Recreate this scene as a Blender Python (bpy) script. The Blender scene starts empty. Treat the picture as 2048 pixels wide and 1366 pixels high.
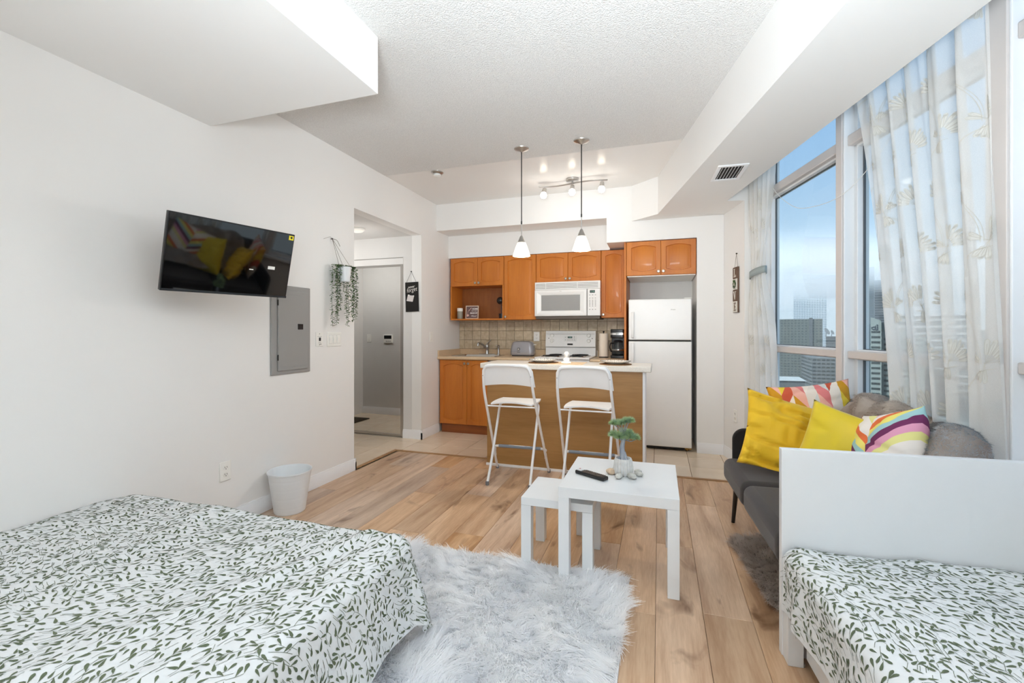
import bpy, bmesh, math, random
import numpy as np
from mathutils import Vector, Matrix
from mathutils import noise as mnoise

PI = math.pi
sc = bpy.context.scene
col = sc.collection
rnd = random.Random(7)
npr = np.random.RandomState(7)


def lin(c):
    out = []
    for v in c[:3]:
        v = v / 255.0
        out.append(v / 12.92 if v <= 0.04045 else ((v + 0.055) / 1.055) ** 2.4)
    return tuple(out) + (1.0,)


# ------------------------------------------------------------------ camera
# Room axes: +Y runs along the left wall towards the kitchen, +X along the kitchen wall, camera over the origin.
YAW = math.atan2(294.0, 900.0)
cam_d = bpy.data.cameras.new('camera')
cam_d.sensor_fit = 'HORIZONTAL'
cam_d.sensor_width = 36.0
cam_d.lens = 36.0 * 900.0 / 2048.0
cam_d.shift_y = -21.0 / 2048.0
cam_d.clip_end = 4000.0
cam_d.clip_start = 0.05
cam = bpy.data.objects.new('camera', cam_d)
col.objects.link(cam)
cam.location = (0, 0, 1.204)
cam.rotation_euler = (PI / 2, 0, YAW)
sc.camera = cam

# ------------------------------------------------------------------ world
world = bpy.data.worlds.new('sky')
sc.world = world
world.use_nodes = True
nt = world.node_tree
nt.nodes.clear()
w_out = nt.nodes.new('ShaderNodeOutputWorld')
w_bg = nt.nodes.new('ShaderNodeBackground')
w_tc = nt.nodes.new('ShaderNodeTexCoord')
w_sep = nt.nodes.new('ShaderNodeSeparateXYZ')
w_ramp = nt.nodes.new('ShaderNodeValToRGB')
w_map = nt.nodes.new('ShaderNodeMapRange')
w_map.inputs['From Min'].default_value = -0.2
w_map.inputs['From Max'].default_value = 0.8
nt.links.new(w_tc.outputs['Generated'], w_sep.inputs[0])
nt.links.new(w_sep.outputs['Z'], w_map.inputs['Value'])
nt.links.new(w_map.outputs[0], w_ramp.inputs[0])
nt.links.new(w_ramp.outputs[0], w_bg.inputs[0])
nt.links.new(w_bg.outputs[0], w_out.inputs[0])
cr = w_ramp.color_ramp
cr.elements[0].position = 0.0
cr.elements[0].color = lin((214, 222, 228))
cr.elements[1].position = 1.0
cr.elements[1].color = lin((150, 192, 238))
for p, c in ((0.20, (228, 240, 250)), (0.29, (215, 234, 251)), (0.39, (196, 224, 249)), (0.49, (178, 212, 246)), (0.59, (164, 204, 245))):
    e = cr.elements.new(p)
    e.color = lin(c)
WORLD_STRENGTH = 0.82
w_bg.inputs[1].default_value = WORLD_STRENGTH


def area_light(name, loc, rot, sx, sy, power, color=(1, 1, 1), spread=PI):
    d = bpy.data.lights.new(name, 'AREA')
    d.shape = 'RECTANGLE'
    d.size, d.size_y = sx, sy
    d.energy = power
    d.color = color
    d.spread = spread
    o = bpy.data.objects.new(name, d)
    col.objects.link(o)
    o.location = loc
    o.rotation_euler = rot
    return o


# added fill like a photographer's bounce flash, one thrown forward, one straight up
area_light('bounce_fill', (0.10, -0.42, 1.35), (math.radians(132), 0, math.radians(4)), 0.9, 0.5, 43, (0.84, 0.93, 1.0), math.radians(110))
area_light('bounce_fill', (0.20, -1.35, 1.12), (PI, 0, 0), 1.1, 0.6, 95, (0.80, 0.91, 1.0), math.radians(150))
# hazy winter sun from behind the building, on the towers across the tracks
sun_d = bpy.data.lights.new('sun', 'SUN'); sun_d.energy = 6.2; sun_d.angle = math.radians(12); sun_d.color = (1.0, 0.97, 0.93)
sun = bpy.data.objects.new('sun', sun_d); col.objects.link(sun)
sun.rotation_euler = Vector((0.62, 0.45, -0.64)).to_track_quat('-Z', 'Y').to_euler()

sc.view_settings.view_transform = 'Standard'
sc.view_settings.look = 'None'
sc.view_settings.gamma = 1.0
sc.view_settings.exposure = 0.52
sc.view_settings.use_curve_mapping = False
sc.cycles.use_denoising = True
sc.cycles.max_bounces = 18
sc.cycles.diffuse_bounces = 10
sc.cycles.glossy_bounces = 5
sc.cycles.transmission_bounces = 8
sc.cycles.transparent_max_bounces = 64
sc.cycles.volume_bounces = 8
sc.cycles.caustics_reflective = False
sc.cycles.caustics_refractive = False
sc.cycles.sample_clamp_indirect = 6.0

# ------------------------------------------------------------------ materials
MATS = {}


def mat(name, color, rough=0.5, metal=0.0, vary=0.0, scale=12.0, bump=0.0, bscale=60.0, emit=None, estr=0.0,
        coat=0.0, spec=0.5, color2=None, stretch=(1, 1, 1), transl=0.0, sheen=0.0, detail=4.0, ob_random=0.0, alpha=1.0, soft=0.0):
    m = bpy.data.materials.new(name)
    m.use_nodes = True
    n = m.node_tree
    b = n.nodes['Principled BSDF']
    b.inputs['Base Color'].default_value = lin(color)
    b.inputs['Roughness'].default_value = rough
    b.inputs['Metallic'].default_value = metal
    b.inputs['Specular IOR Level'].default_value = spec
    b.inputs['Coat Weight'].default_value = coat
    b.inputs['Sheen Weight'].default_value = sheen
    b.inputs['Alpha'].default_value = alpha
    tc = n.nodes.new('ShaderNodeTexCoord')
    mp = n.nodes.new('ShaderNodeMapping')
    mp.inputs['Scale'].default_value = stretch
    n.links.new(tc.outputs['Object'], mp.inputs[0])
    vec = mp.outputs[0]
    if ob_random:
        oi = n.nodes.new('ShaderNodeObjectInfo')
        mul = n.nodes.new('ShaderNodeMath'); mul.operation = 'MULTIPLY'; mul.inputs[1].default_value = 37.0
        n.links.new(oi.outputs['Random'], mul.inputs[0])
        addv = n.nodes.new('ShaderNodeVectorMath'); addv.operation = 'ADD'
        n.links.new(mp.outputs[0], addv.inputs[0])
        n.links.new(mul.outputs[0], addv.inputs[1])
        vec = addv.outputs[0]
    c2 = color2 if color2 else tuple(max(0, v * 0.8) for v in color)
    no = n.nodes.new('ShaderNodeTexNoise')
    no.inputs['Scale'].default_value = scale
    no.inputs['Detail'].default_value = detail
    n.links.new(vec, no.inputs['Vector'])
    mr = n.nodes.new('ShaderNodeMapRange')
    mr.inputs['From Min'].default_value = 0.3
    mr.inputs['From Max'].default_value = 0.7
    mr.inputs['To Max'].default_value = vary if vary else 0.04
    n.links.new(no.outputs['Fac'], mr.inputs['Value'])
    mx = n.nodes.new('ShaderNodeMix'); mx.data_type = 'RGBA'
    mx.inputs[6].default_value = lin(color)
    mx.inputs[7].default_value = lin(c2)
    n.links.new(mr.outputs[0], mx.inputs[0])
    outc = mx.outputs[2]
    if ob_random:
        hs = n.nodes.new('ShaderNodeHueSaturation')
        mr2 = n.nodes.new('ShaderNodeMapRange')
        mr2.inputs['To Min'].default_value = 1.0 - ob_random
        mr2.inputs['To Max'].default_value = 1.0 + ob_random
        n.links.new(oi.outputs['Random'], mr2.inputs['Value'])
        n.links.new(mr2.outputs[0], hs.inputs['Value'])
        n.links.new(outc, hs.inputs['Color'])
        outc = hs.outputs[0]
    n.links.new(outc, b.inputs['Base Color'])
    if bump:
        n2 = n.nodes.new('ShaderNodeTexNoise')
        n2.inputs['Scale'].default_value = bscale
        n2.inputs['Detail'].default_value = 3.0
        n.links.new(vec, n2.inputs['Vector'])
        bp = n.nodes.new('ShaderNodeBump')
        bp.inputs['Strength'].default_value = bump
        bp.inputs['Distance'].default_value = 0.01
        n.links.new(n2.outputs['Fac'], bp.inputs['Height'])
        n.links.new(bp.outputs[0], b.inputs['Normal'])
    if soft:     # pile fibres: shading normals leaned towards the pile's own upright direction
        ge = n.nodes.new('ShaderNodeNewGeometry')
        m1_ = n.nodes.new('ShaderNodeVectorMath'); m1_.operation = 'SCALE'; m1_.inputs['Scale'].default_value = 1 - soft
        n.links.new(ge.outputs['Normal'], m1_.inputs[0])
        m2_ = n.nodes.new('ShaderNodeVectorMath'); m2_.operation = 'ADD'; m2_.inputs[1].default_value = (0, 0, soft)
        n.links.new(m1_.outputs[0], m2_.inputs[0])
        m3_ = n.nodes.new('ShaderNodeVectorMath'); m3_.operation = 'NORMALIZE'
        n.links.new(m2_.outputs[0], m3_.inputs[0]); n.links.new(m3_.outputs[0], b.inputs['Normal'])
    if emit is not None:
        b.inputs['Emission Color'].default_value = lin(emit)
        b.inputs['Emission Strength'].default_value = estr
    if transl:
        o = n.nodes['Material Output']
        tr = n.nodes.new('ShaderNodeBsdfTranslucent')
        n.links.new(outc, tr.inputs[0])
        ms = n.nodes.new('ShaderNodeMixShader')
        ms.inputs[0].default_value = transl
        n.links.new(b.outputs[0], ms.inputs[1])
        n.links.new(tr.outputs[0], ms.inputs[2])
        n.links.new(ms.outputs[0], o.inputs[0])
    MATS[name] = m
    return m


def glass_mat(name, tint=(240, 246, 248), refl=0.04):
    m = bpy.data.materials.new(name)
    m.use_nodes = True
    n = m.node_tree
    n.nodes.clear()
    o = n.nodes.new('ShaderNodeOutputMaterial')
    t = n.nodes.new('ShaderNodeBsdfTransparent'); t.inputs[0].default_value = lin(tint)
    g = n.nodes.new('ShaderNodeBsdfGlossy'); g.inputs['Roughness'].default_value = 0.04
    lw = n.nodes.new('ShaderNodeLayerWeight'); lw.inputs[0].default_value = 0.25
    mr = n.nodes.new('ShaderNodeMapRange'); mr.inputs['To Min'].default_value = refl * 0.5; mr.inputs['To Max'].default_value = 0.14
    ms = n.nodes.new('ShaderNodeMixShader')
    n.links.new(lw.outputs['Fresnel'], mr.inputs['Value'])
    n.links.new(mr.outputs[0], ms.inputs[0])
    n.links.new(t.outputs[0], ms.inputs[1])
    n.links.new(g.outputs[0], ms.inputs[2])
    n.links.new(ms.outputs[0], o.inputs[0])
    MATS[name] = m
    return m


def sheer_mat(name, color, transp, transl):
    m = bpy.data.materials.new(name)
    m.use_nodes = True
    n = m.node_tree
    n.nodes.clear()
    o = n.nodes.new('ShaderNodeOutputMaterial')
    t = n.nodes.new('ShaderNodeBsdfTransparent')
    tl = n.nodes.new('ShaderNodeBsdfTranslucent'); tl.inputs[0].default_value = lin(color)
    d = n.nodes.new('ShaderNodeBsdfDiffuse'); d.inputs[0].default_value = lin(color)
    tc = n.nodes.new('ShaderNodeTexCoord')
    no = n.nodes.new('ShaderNodeTexNoise'); no.inputs['Scale'].default_value = 700.0
    n.links.new(tc.outputs['Object'], no.inputs['Vector'])
    mr = n.nodes.new('ShaderNodeMapRange')
    mr.inputs['From Min'].default_value = 0.3; mr.inputs['From Max'].default_value = 0.7
    mr.inputs['To Min'].default_value = transp * 0.85; mr.inputs['To Max'].default_value = transp * 1.15
    n.links.new(no.outputs['Fac'], mr.inputs['Value'])
    m1 = n.nodes.new('ShaderNodeMixShader'); m1.inputs[0].default_value = transl
    n.links.new(d.outputs[0], m1.inputs[1]); n.links.new(tl.outputs[0], m1.inputs[2])
    m2 = n.nodes.new('ShaderNodeMixShader')
    n.links.new(mr.outputs[0], m2.inputs[0])
    n.links.new(m1.outputs[0], m2.inputs[1]); n.links.new(t.outputs[0], m2.inputs[2])
    n.links.new(m2.outputs[0], o.inputs[0])
    MATS[name] = m
    return m


wall_m = mat('wall_paint', (232, 231, 229), 0.6, vary=0.03, scale=1.5, bump=0.015, bscale=220)
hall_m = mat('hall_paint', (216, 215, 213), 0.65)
popcorn_m = mat('popcorn_ceiling', (230, 229, 227), 0.95, vary=0.5, scale=120, color2=(204, 203, 201), bump=0.9, bscale=150)
gloss_ceiling_m = mat('semi_gloss_ceiling', (228, 226, 223), 0.22, vary=0.03, scale=2)
trim_m = mat('trim_paint', (236, 237, 239), 0.35)
white_m = mat('white_lacquer', (222, 225, 227), 0.35, bump=0.02, bscale=90)
appliance_m = mat('appliance_white', (232, 231, 229), 0.3, bump=0.02, bscale=300)
plastic_m = mat('white_plastic', (236, 235, 230), 0.35)
frame_m = mat('window_frame_paint', (228, 229, 230), 0.4)
frame_in_m = mat('window_post_paint', (206, 199, 195), 0.45)
chrome_m = mat('brushed_metal', (200, 198, 195), 0.28, 1.0, bump=0.02, bscale=200)
steel_m = mat('stainless_steel', (205, 203, 198), 0.22, 1.0)
dark_m = mat('dark_gap', (30, 27, 24), 0.7)
black_m = mat('black_plastic', (22, 22, 24), 0.32)
grey_metal_m = mat('grey_enamel', (150, 149, 147), 0.45, bump=0.01)
cord_m = mat('dark_cord', (30, 29, 28), 0.6)
twine_m = mat('grey_twine', (120, 112, 102), 0.9)


def wood_mat(name, c1, c2, rough, axis, scale=3.0, knots=0.0, ob_random=0.0, coat=0.0, bump=0.03, ring=0.5):
    """plain sawn grain: stretched noise along an axis plus long wavy figure"""
    m = bpy.data.materials.new(name)
    m.use_nodes = True
    n = m.node_tree
    b = n.nodes['Principled BSDF']
    b.inputs['Roughness'].default_value = rough
    b.inputs['Coat Weight'].default_value = coat
    tc = n.nodes.new('ShaderNodeTexCoord')
    oi = n.nodes.new('ShaderNodeObjectInfo')
    mul = n.nodes.new('ShaderNodeMath'); mul.operation = 'MULTIPLY'; mul.inputs[1].default_value = 61.0
    n.links.new(oi.outputs['Random'], mul.inputs[0])
    addv = n.nodes.new('ShaderNodeVectorMath'); addv.operation = 'ADD'
    n.links.new(tc.outputs['Object'], addv.inputs[0]); n.links.new(mul.outputs[0], addv.inputs[1])
    mp = n.nodes.new('ShaderNodeMapping')
    st = [1.0, 1.0, 1.0]; st['XYZ'.index(axis)] = 0.09
    mp.inputs['Scale'].default_value = st
    n.links.new(addv.outputs[0], mp.inputs[0])
    n1 = n.nodes.new('ShaderNodeTexNoise'); n1.inputs['Scale'].default_value = scale * 4; n1.inputs['Detail'].default_value = 6
    n1.inputs['Distortion'].default_value = ring
    n2 = n.nodes.new('ShaderNodeTexNoise'); n2.inputs['Scale'].default_value = scale * 40; n2.inputs['Detail'].default_value = 3
    n.links.new(mp.outputs[0], n1.inputs['Vector']); n.links.new(mp.outputs[0], n2.inputs['Vector'])
    a = n.nodes.new('ShaderNodeMath'); a.operation = 'MULTIPLY_ADD'; a.inputs[1].default_value = 0.35
    n.links.new(n2.outputs['Fac'], a.inputs[0]); n.links.new(n1.outputs['Fac'], a.inputs[2])
    mr = n.nodes.new('ShaderNodeMapRange'); mr.inputs['From Min'].default_value = 0.45; mr.inputs['From Max'].default_value = 0.95
    n.links.new(a.outputs[0], mr.inputs['Value'])
    mx = n.nodes.new('ShaderNodeMix'); mx.data_type = 'RGBA'
    mx.inputs[6].default_value = lin(c1); mx.inputs[7].default_value = lin(c2)
    n.links.new(mr.outputs[0], mx.inputs[0])
    outc = mx.outputs[2]
    if knots:
        mpk = n.nodes.new('ShaderNodeMapping'); stk = [1.0, 1.0, 1.0]; stk['XYZ'.index(axis)] = 0.4
        mpk.inputs['Scale'].default_value = stk
        n.links.new(addv.outputs[0], mpk.inputs[0])
        nk = n.nodes.new('ShaderNodeTexNoise'); nk.inputs['Scale'].default_value = 6.5; nk.inputs['Detail'].default_value = 4
        nk.inputs['Distortion'].default_value = 0.7
        n.links.new(mpk.outputs[0], nk.inputs['Vector'])
        rk = n.nodes.new('ShaderNodeMapRange'); rk.inputs['From Min'].default_value = 0.62; rk.inputs['From Max'].default_value = 0.75
        rk.inputs['To Max'].default_value = knots
        n.links.new(nk.outputs['Fac'], rk.inputs['Value'])
        mk = n.nodes.new('ShaderNodeMix'); mk.data_type = 'RGBA'
        mk.inputs[7].default_value = lin((118, 84, 58))
        n.links.new(rk.outputs[0], mk.inputs[0]); n.links.new(outc, mk.inputs[6])
        outc = mk.outputs[2]
    if ob_random:
        hs = n.nodes.new('ShaderNodeHueSaturation')
        m2 = n.nodes.new('ShaderNodeMapRange'); m2.inputs['To Min'].default_value = 1 - ob_random; m2.inputs['To Max'].default_value = 1 + ob_random * 0.6
        m3 = n.nodes.new('ShaderNodeMath'); m3.operation = 'FRACT'
        m4 = n.nodes.new('ShaderNodeMath'); m4.operation = 'MULTIPLY'; m4.inputs[1].default_value = 7.31
        n.links.new(oi.outputs['Random'], m4.inputs[0]); n.links.new(m4.outputs[0], m3.inputs[0])
        m5 = n.nodes.new('ShaderNodeMapRange'); m5.inputs['To Min'].default_value = 0.75; m5.inputs['To Max'].default_value = 1.15
        n.links.new(oi.outputs['Random'], m2.inputs['Value']); n.links.new(m3.outputs[0], m5.inputs['Value'])
        n.links.new(m2.outputs[0], hs.inputs['Value']); n.links.new(m5.outputs[0], hs.inputs['Saturation'])
        n.links.new(outc, hs.inputs['Color'])
        outc = hs.outputs[0]
    n.links.new(outc, b.inputs['Base Color'])
    bp = n.nodes.new('ShaderNodeBump'); bp.inputs['Strength'].default_value = bump; bp.inputs['Distance'].default_value = 0.004
    n.links.new(a.outputs[0], bp.inputs['Height']); n.links.new(bp.outputs[0], b.inputs['Normal'])
    MATS[name] = m
    return m


plank_m = wood_mat('oak_plank', (216, 184, 152), (164, 124, 90), 0.36, 'Y', 3.2, knots=0.95, ob_random=0.15, bump=0.05)
maple_m = wood_mat('honey_maple', (200, 121, 42), (178, 100, 29), 0.44, 'Z', 2.0, coat=0.06, bump=0.01)
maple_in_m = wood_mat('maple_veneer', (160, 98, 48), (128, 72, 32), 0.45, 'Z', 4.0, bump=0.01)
island_m = wood_mat('island_veneer', (172, 130, 78), (142, 102, 56), 0.4, 'X', 2.6, bump=0.01)
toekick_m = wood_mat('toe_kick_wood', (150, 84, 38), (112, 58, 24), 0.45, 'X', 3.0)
strip_m = wood_mat('threshold_wood', (178, 140, 98), (140, 100, 62), 0.5, 'X', 5.0)
tile_m = mat('floor_tile', (228, 211, 188), 0.25, vary=0.5, scale=5, color2=(212, 190, 164), ob_random=0.03)
grout_m = mat('grout', (118, 96, 74), 0.9)
splash_m = mat('travertine_tile', (206, 190, 164), 0.42, vary=0.9, scale=22, color2=(178, 158, 128), ob_random=0.1, bump=0.12, bscale=45)
splash_grout_m = mat('wall_grout', (150, 134, 112), 0.9)
laminate_m = mat('counter_laminate', (212, 188, 156), 0.35, vary=0.8, scale=180, color2=(190, 162, 128))
quartz_m = mat('island_laminate', (226, 222, 214), 0.35, vary=0.8, scale=260, color2=(196, 188, 176))
glass_m = glass_mat('window_glass')
clear_m = glass_mat('clear_glass', (235, 238, 238), 0.1)


# ------------------------------------------------------------------ mesh collector
class MB:
    def __init__(self):
        self.v, self.f, self.mi = [], [], []

    def add(self, verts, faces, mi=0):
        b = len(self.v)
        self.v.extend([tuple(p) for p in verts])
        for f in faces:
            self.f.append(tuple(b + i for i in f))
            self.mi.append(mi)
        return self

    def box(self, x0, x1, y0, y1, z0, z1, mi=0):
        vs = [(x, y, z) for z in (z0, z1) for (x, y) in ((x0, y0), (x1, y0), (x1, y1), (x0, y1))]
        return self.add(vs, [(3, 2, 1, 0), (4, 5, 6, 7), (0, 1, 5, 4), (1, 2, 6, 5), (2, 3, 7, 6), (3, 0, 4, 7)], mi)

    def obox(self, origin, u, v, w, mi=0):
        """box spanned from origin by three vectors"""
        o, u, v, w = map(Vector, (origin, u, v, w))
        vs = [o, o + u, o + u + v, o + v, o + w, o + u + w, o + u + v + w, o + v + w]
        return self.add(vs, [(3, 2, 1, 0), (4, 5, 6, 7), (0, 1, 5, 4), (1, 2, 6, 5), (2, 3, 7, 6), (3, 0, 4, 7)], mi)

    def tube(self, pts, r, n=10, caps=True, mi=0):
        pts = [Vector(p) for p in pts]
        rs = r if isinstance(r, (list, tuple)) else [r] * len(pts)
        T = []
        for i in range(len(pts)):
            a = pts[max(0, i - 1)]; b = pts[min(len(pts) - 1, i + 1)]
            T.append((b - a).normalized())
        up = Vector((0, 0, 1)) if abs(T[0].z) < 0.9 else Vector((1, 0, 0))
        nrm = (up - T[0] * up.dot(T[0])).normalized()
        vs = []
        for i, p in enumerate(pts):
            nrm = (nrm - T[i] * nrm.dot(T[i])).normalized()
            bn = T[i].cross(nrm)
            for k in range(n):
                a = 2 * PI * k / n
                vs.append(p + (nrm * math.cos(a) + bn * math.sin(a)) * rs[i])
        fs = []
        for i in range(len(pts) - 1):
            for k in range(n):
                k2 = (k + 1) % n
                fs.append((i * n + k, i * n + k2, (i + 1) * n + k2, (i + 1) * n + k))
        if caps:
            fs.append(tuple(reversed(range(n))))
            fs.append(tuple((len(pts) - 1) * n + k for k in range(n)))
        return self.add(vs, fs, mi)

    def lathe(self, prof, c=(0, 0, 0), n=24, axis='Z', mi=0, wob=None):
        """prof: list of (r, h)"""
        vs = []
        for (r, h) in prof:
            for k in range(n):
                a = 2 * PI * k / n
                rr = r * (wob(a, h) if wob else 1.0)
                x, y = rr * math.cos(a), rr * math.sin(a)
                p = {'Z': (x, y, h), 'Y': (x, h, -y), 'X': (h, x, y)}[axis]
                vs.append((p[0] + c[0], p[1] + c[1], p[2] + c[2]))
        fs = []
        for i in range(len(prof) - 1):
            for k in range(n):
                k2 = (k + 1) % n
                fs.append((i * n + k, i * n + k2, (i + 1) * n + k2, (i + 1) * n + k))
        if prof[0][0] > 1e-6:
            fs.append(tuple(reversed(range(n))))
        if prof[-1][0] > 1e-6:
            fs.append(tuple((len(prof) - 1) * n + k for k in range(n)))
        return self.add(vs, fs, mi)

    def prism(self, poly, a, b, axis='Z', mi=0):
        """poly in the plane across the axis, extruded a..b. axis Z: (x,y); Y: (x,z); X: (y,z)"""
        def P(p, h):
            return {'Z': (p[0], p[1], h), 'Y': (p[0], h, p[1]), 'X': (h, p[0], p[1])}[axis]
        n = len(poly)
        vs = [P(p, a) for p in poly] + [P(p, b) for p in poly]
        fs = [tuple(reversed(range(n))), tuple(range(n, 2 * n))]
        for k in range(n):
            k2 = (k + 1) % n
            fs.append((k, k2, n + k2, n + k))
        return self.add(vs, fs, mi)

    def grid(self, fn, nu, nv, mi=0, closed_u=False):
        vs = [fn(i / nu, j / nv) for j in range(nv + 1) for i in range(nu + 1)]
        fs = []
        for j in range(nv):
            for i in range(nu):
                a = j * (nu + 1) + i
                fs.append((a, a + 1, a + nu + 2, a + nu + 1))
        return self.add(vs, fs, mi)

    def build(self, name, m, parent=None, bevel=0.0, smooth=35.0, seg=2, mods=()):
        me = bpy.data.meshes.new(name)
        me.from_pydata(self.v, [], self.f)
        ms = m if isinstance(m, (list, tuple)) else [m]
        for x in ms:
            me.materials.append(x)
        if len(ms) > 1:
            me.polygons.foreach_set('material_index', self.mi)
        bm = bmesh.new(); bm.from_mesh(me)
        bmesh.ops.recalc_face_normals(bm, faces=bm.faces)
        bm.to_mesh(me); bm.free()
        if smooth:
            me.polygons.foreach_set('use_smooth', [True] * len(me.polygons))
            me.set_sharp_from_angle(angle=math.radians(smooth))
        me.update()
        o = bpy.data.objects.new(name, me)
        col.objects.link(o)
        if parent:
            o.parent = parent
        if bevel:
            bv = o.modifiers.new('bevel', 'BEVEL')
            bv.width = bevel; bv.segments = seg; bv.limit_method = 'ANGLE'; bv.angle_limit = math.radians(40)
            bv.harden_normals = False
        return o


def np_mesh(name, V, F, mats, parent=None, mi=None, smooth=True):
    """fast mesh from numpy arrays, F is (n,4) or (n,3)"""
    me = bpy.data.meshes.new(name)
    V = np.asarray(V, np.float32); F = np.asarray(F, np.int32)
    k = F.shape[1]
    me.vertices.add(len(V)); me.vertices.foreach_set('co', V.ravel())
    me.loops.add(F.size); me.loops.foreach_set('vertex_index', F.ravel())
    me.polygons.add(len(F))
    me.polygons.foreach_set('loop_start', np.arange(0, F.size, k, dtype=np.int32))
    for x in (mats if isinstance(mats, (list, tuple)) else [mats]):
        me.materials.append(x)
    if mi is not None:
        me.polygons.foreach_set('material_index', np.asarray(mi, np.int32))
    me.polygons.foreach_set('use_smooth', np.full(len(F), smooth))
    me.update(calc_edges=True)
    me.validate()
    o = bpy.data.objects.new(name, me)
    col.objects.link(o)
    if parent:
        o.parent = parent
    return o


def tag(o, label=None, cat=None, group=None, kind=None):
    if label: o['label'] = label
    if cat: o['category'] = cat
    if group: o['group'] = group
    if kind: o['kind'] = kind
    return o


def empty(name, loc=(0, 0, 0), rz=0.0, label=None, cat=None, group=None, rot=None):
    o = bpy.data.objects.new(name, None)
    o.empty_display_size = 0.05
    col.objects.link(o)
    o.location = loc
    o.rotation_euler = rot if rot else (0, 0, rz)
    return tag(o, label, cat, group)


def struct(o):
    o['kind'] = 'structure'
    return o


def copy_tree(o, parent=None):
    c = o.copy(); col.objects.link(c)
    if parent: c.parent = parent
    for ch in [x for x in bpy.data.objects if x.parent == o]:
        copy_tree(ch, c)
    return c


def text(name, body, size, loc, rot, m, parent=None, extrude=0.0004, shear=0.0, align='CENTER', width=1.0, bold=0.0):
    d = bpy.data.curves.new(name, 'FONT')
    d.body = body; d.size = size; d.extrude = extrude; d.shear = shear
    d.align_x = align; d.align_y = 'CENTER'; d.offset = bold
    d.materials.append(m)
    o = bpy.data.objects.new(name, d)
    col.objects.link(o)
    o.location = loc; o.rotation_euler = rot; o.scale = (width, 1, 1)
    bpy.context.view_layer.update()
    me = bpy.data.meshes.new_from_object(o.evaluated_get(bpy.context.evaluated_depsgraph_get()))
    bpy.data.objects.remove(o)
    o = bpy.data.objects.new(name, me)
    col.objects.link(o)
    o.location = loc; o.rotation_euler = rot; o.scale = (width, 1, 1)
    if parent: o.parent = parent
    return o


def smooth_path(pts, n=8):
    pts = [Vector(p) for p in pts]
    P = [pts[0]] + pts + [pts[-1]]
    out = []
    for i in range(1, len(P) - 2):
        for k in range(n):
            t = k / n
            a, b, c, d = P[i - 1], P[i], P[i + 1], P[i + 2]
            out.append(0.5 * ((2 * b) + (c - a) * t + (2 * a - 5 * b + 4 * c - d) * t * t + (3 * b - a - 3 * c + d) * t ** 3))
    out.append(pts[-1])
    return out


# window-wall axes: n points outdoors, t runs away from the camera along the wall
WN = Vector((0.976, 0.218, 0)); WT = Vector((-0.218, 0.976, 0))


def W(c, s, z=0.0):
    return WN * c + WT * s + Vector((0, 0, z))


def wbox(mb, c0, c1, s0, s1, z0, z1, mi=0):
    return mb.obox(W(c0, s0, z0), WN * (c1 - c0), WT * (s1 - s0), (0, 0, z1 - z0), mi)
# ================================================================== SETTING
XL = -2.51          # left wall face
YB = 5.45           # kitchen back wall face
YH = 4.80           # header / fridge wall face
CEIL = 2.70
C_LOVE = 1.634      # short wall right of the kitchen, parallel to the windows
C_WIN = 1.75        # inner face of the window frames
C_BULK = 1.487      # edge of the bulkhead above the windows

# floor slab with planks and tiles as children
fl = MB()
fl.box(-4.3, 2.9, -3.8, 5.8, -0.2, -0.0135)
floor = struct(fl.build('floor', dark_m))
PW, PL = 0.192, 1.285
pl = MB(); pl.box(0.0006, PW - 0.0006, 0.0008, PL - 0.0008, -0.012, 0.0)
plank0 = None
rows = int((2.7 - XL) / PW) + 1
yend = 3.955
first_mesh = None
for r in range(rows):
    off = (r * 0.47) % 1.0 * PL
    y = -3.6 - off
    while y < yend:
        y0, y1 = max(y, -3.7), min(y + PL, yend)
        if y1 - y0 > 0.02:
            x0 = XL + r * PW
            if abs((y1 - y0) - PL) < 1e-6 and first_mesh is not None:
                o = bpy.data.objects.new('plank', first_mesh); col.objects.link(o); o.parent = floor
                bv = o.modifiers.new('bevel', 'BEVEL'); bv.width = 0.0012; bv.segments = 1
            else:
                m_ = MB(); m_.box(0.0006, PW - 0.0006, 0.0008, (y1 - y0) - 0.0008, -0.012, 0.0)
                o = m_.build('plank', plank_m, floor, bevel=0.0012, smooth=0, seg=1)
                if abs((y1 - y0) - PL) < 1e-6: first_mesh = o.data
            o.location = (x0, y0, 0)
        y += PL
TP = 0.305
tile_meshes = {}
gx = [-2.485 + TP * k for k in range(-6, 12)]
gy = [4.28 + TP * k for k in range(-4, 5)]
gm = MB(); gm.box(-4.2, 1.0, 3.275, 3.962, -0.013, -0.0035); gm.box(-4.2, 1.1, 3.962, 5.5, -0.013, -0.0035)
g_ = gm.build('grout_bed', grout_m, floor)
for i in range(len(gx) - 1):
    for j in range(len(gy) - 1):
        x0, x1, y0, y1 = gx[i], gx[i + 1], gy[j], gy[j + 1]
        if x1 <= XL + 0.03:
            y0 = max(y0, 3.28)
        else:
            y0 = max(y0, 3.965)
        x0 = max(x0, -4.15)
        y1 = min(y1, 5.46)
        if y1 - y0 < 0.03 or x1 - x0 < 0.03 or x0 > 0.95:
            continue
        key = (round(x1 - x0, 3), round(y1 - y0, 3))
        if key not in tile_meshes:
            m_ = MB(); m_.box(0.002, x1 - x0 - 0.002, 0.002, y1 - y0 - 0.002, -0.012, 0.0)
            o = m_.build('tile', tile_m, floor, bevel=0.002, smooth=0, seg=2)
            tile_meshes[key] = o.data
        else:
            o = bpy.data.objects.new('tile', tile_meshes[key]); col.objects.link(o); o.parent = floor
            bv = o.modifiers.new('bevel', 'BEVEL'); bv.width = 0.002; bv.segments = 2
        o.location = (x0, y0, 0)
m_ = MB(); m_.box(XL - 0.005, 1.0, 3.935, 3.968, -0.004, 0.007)
o = m_.build('threshold_strip', strip_m, floor, bevel=0.003)
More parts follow.
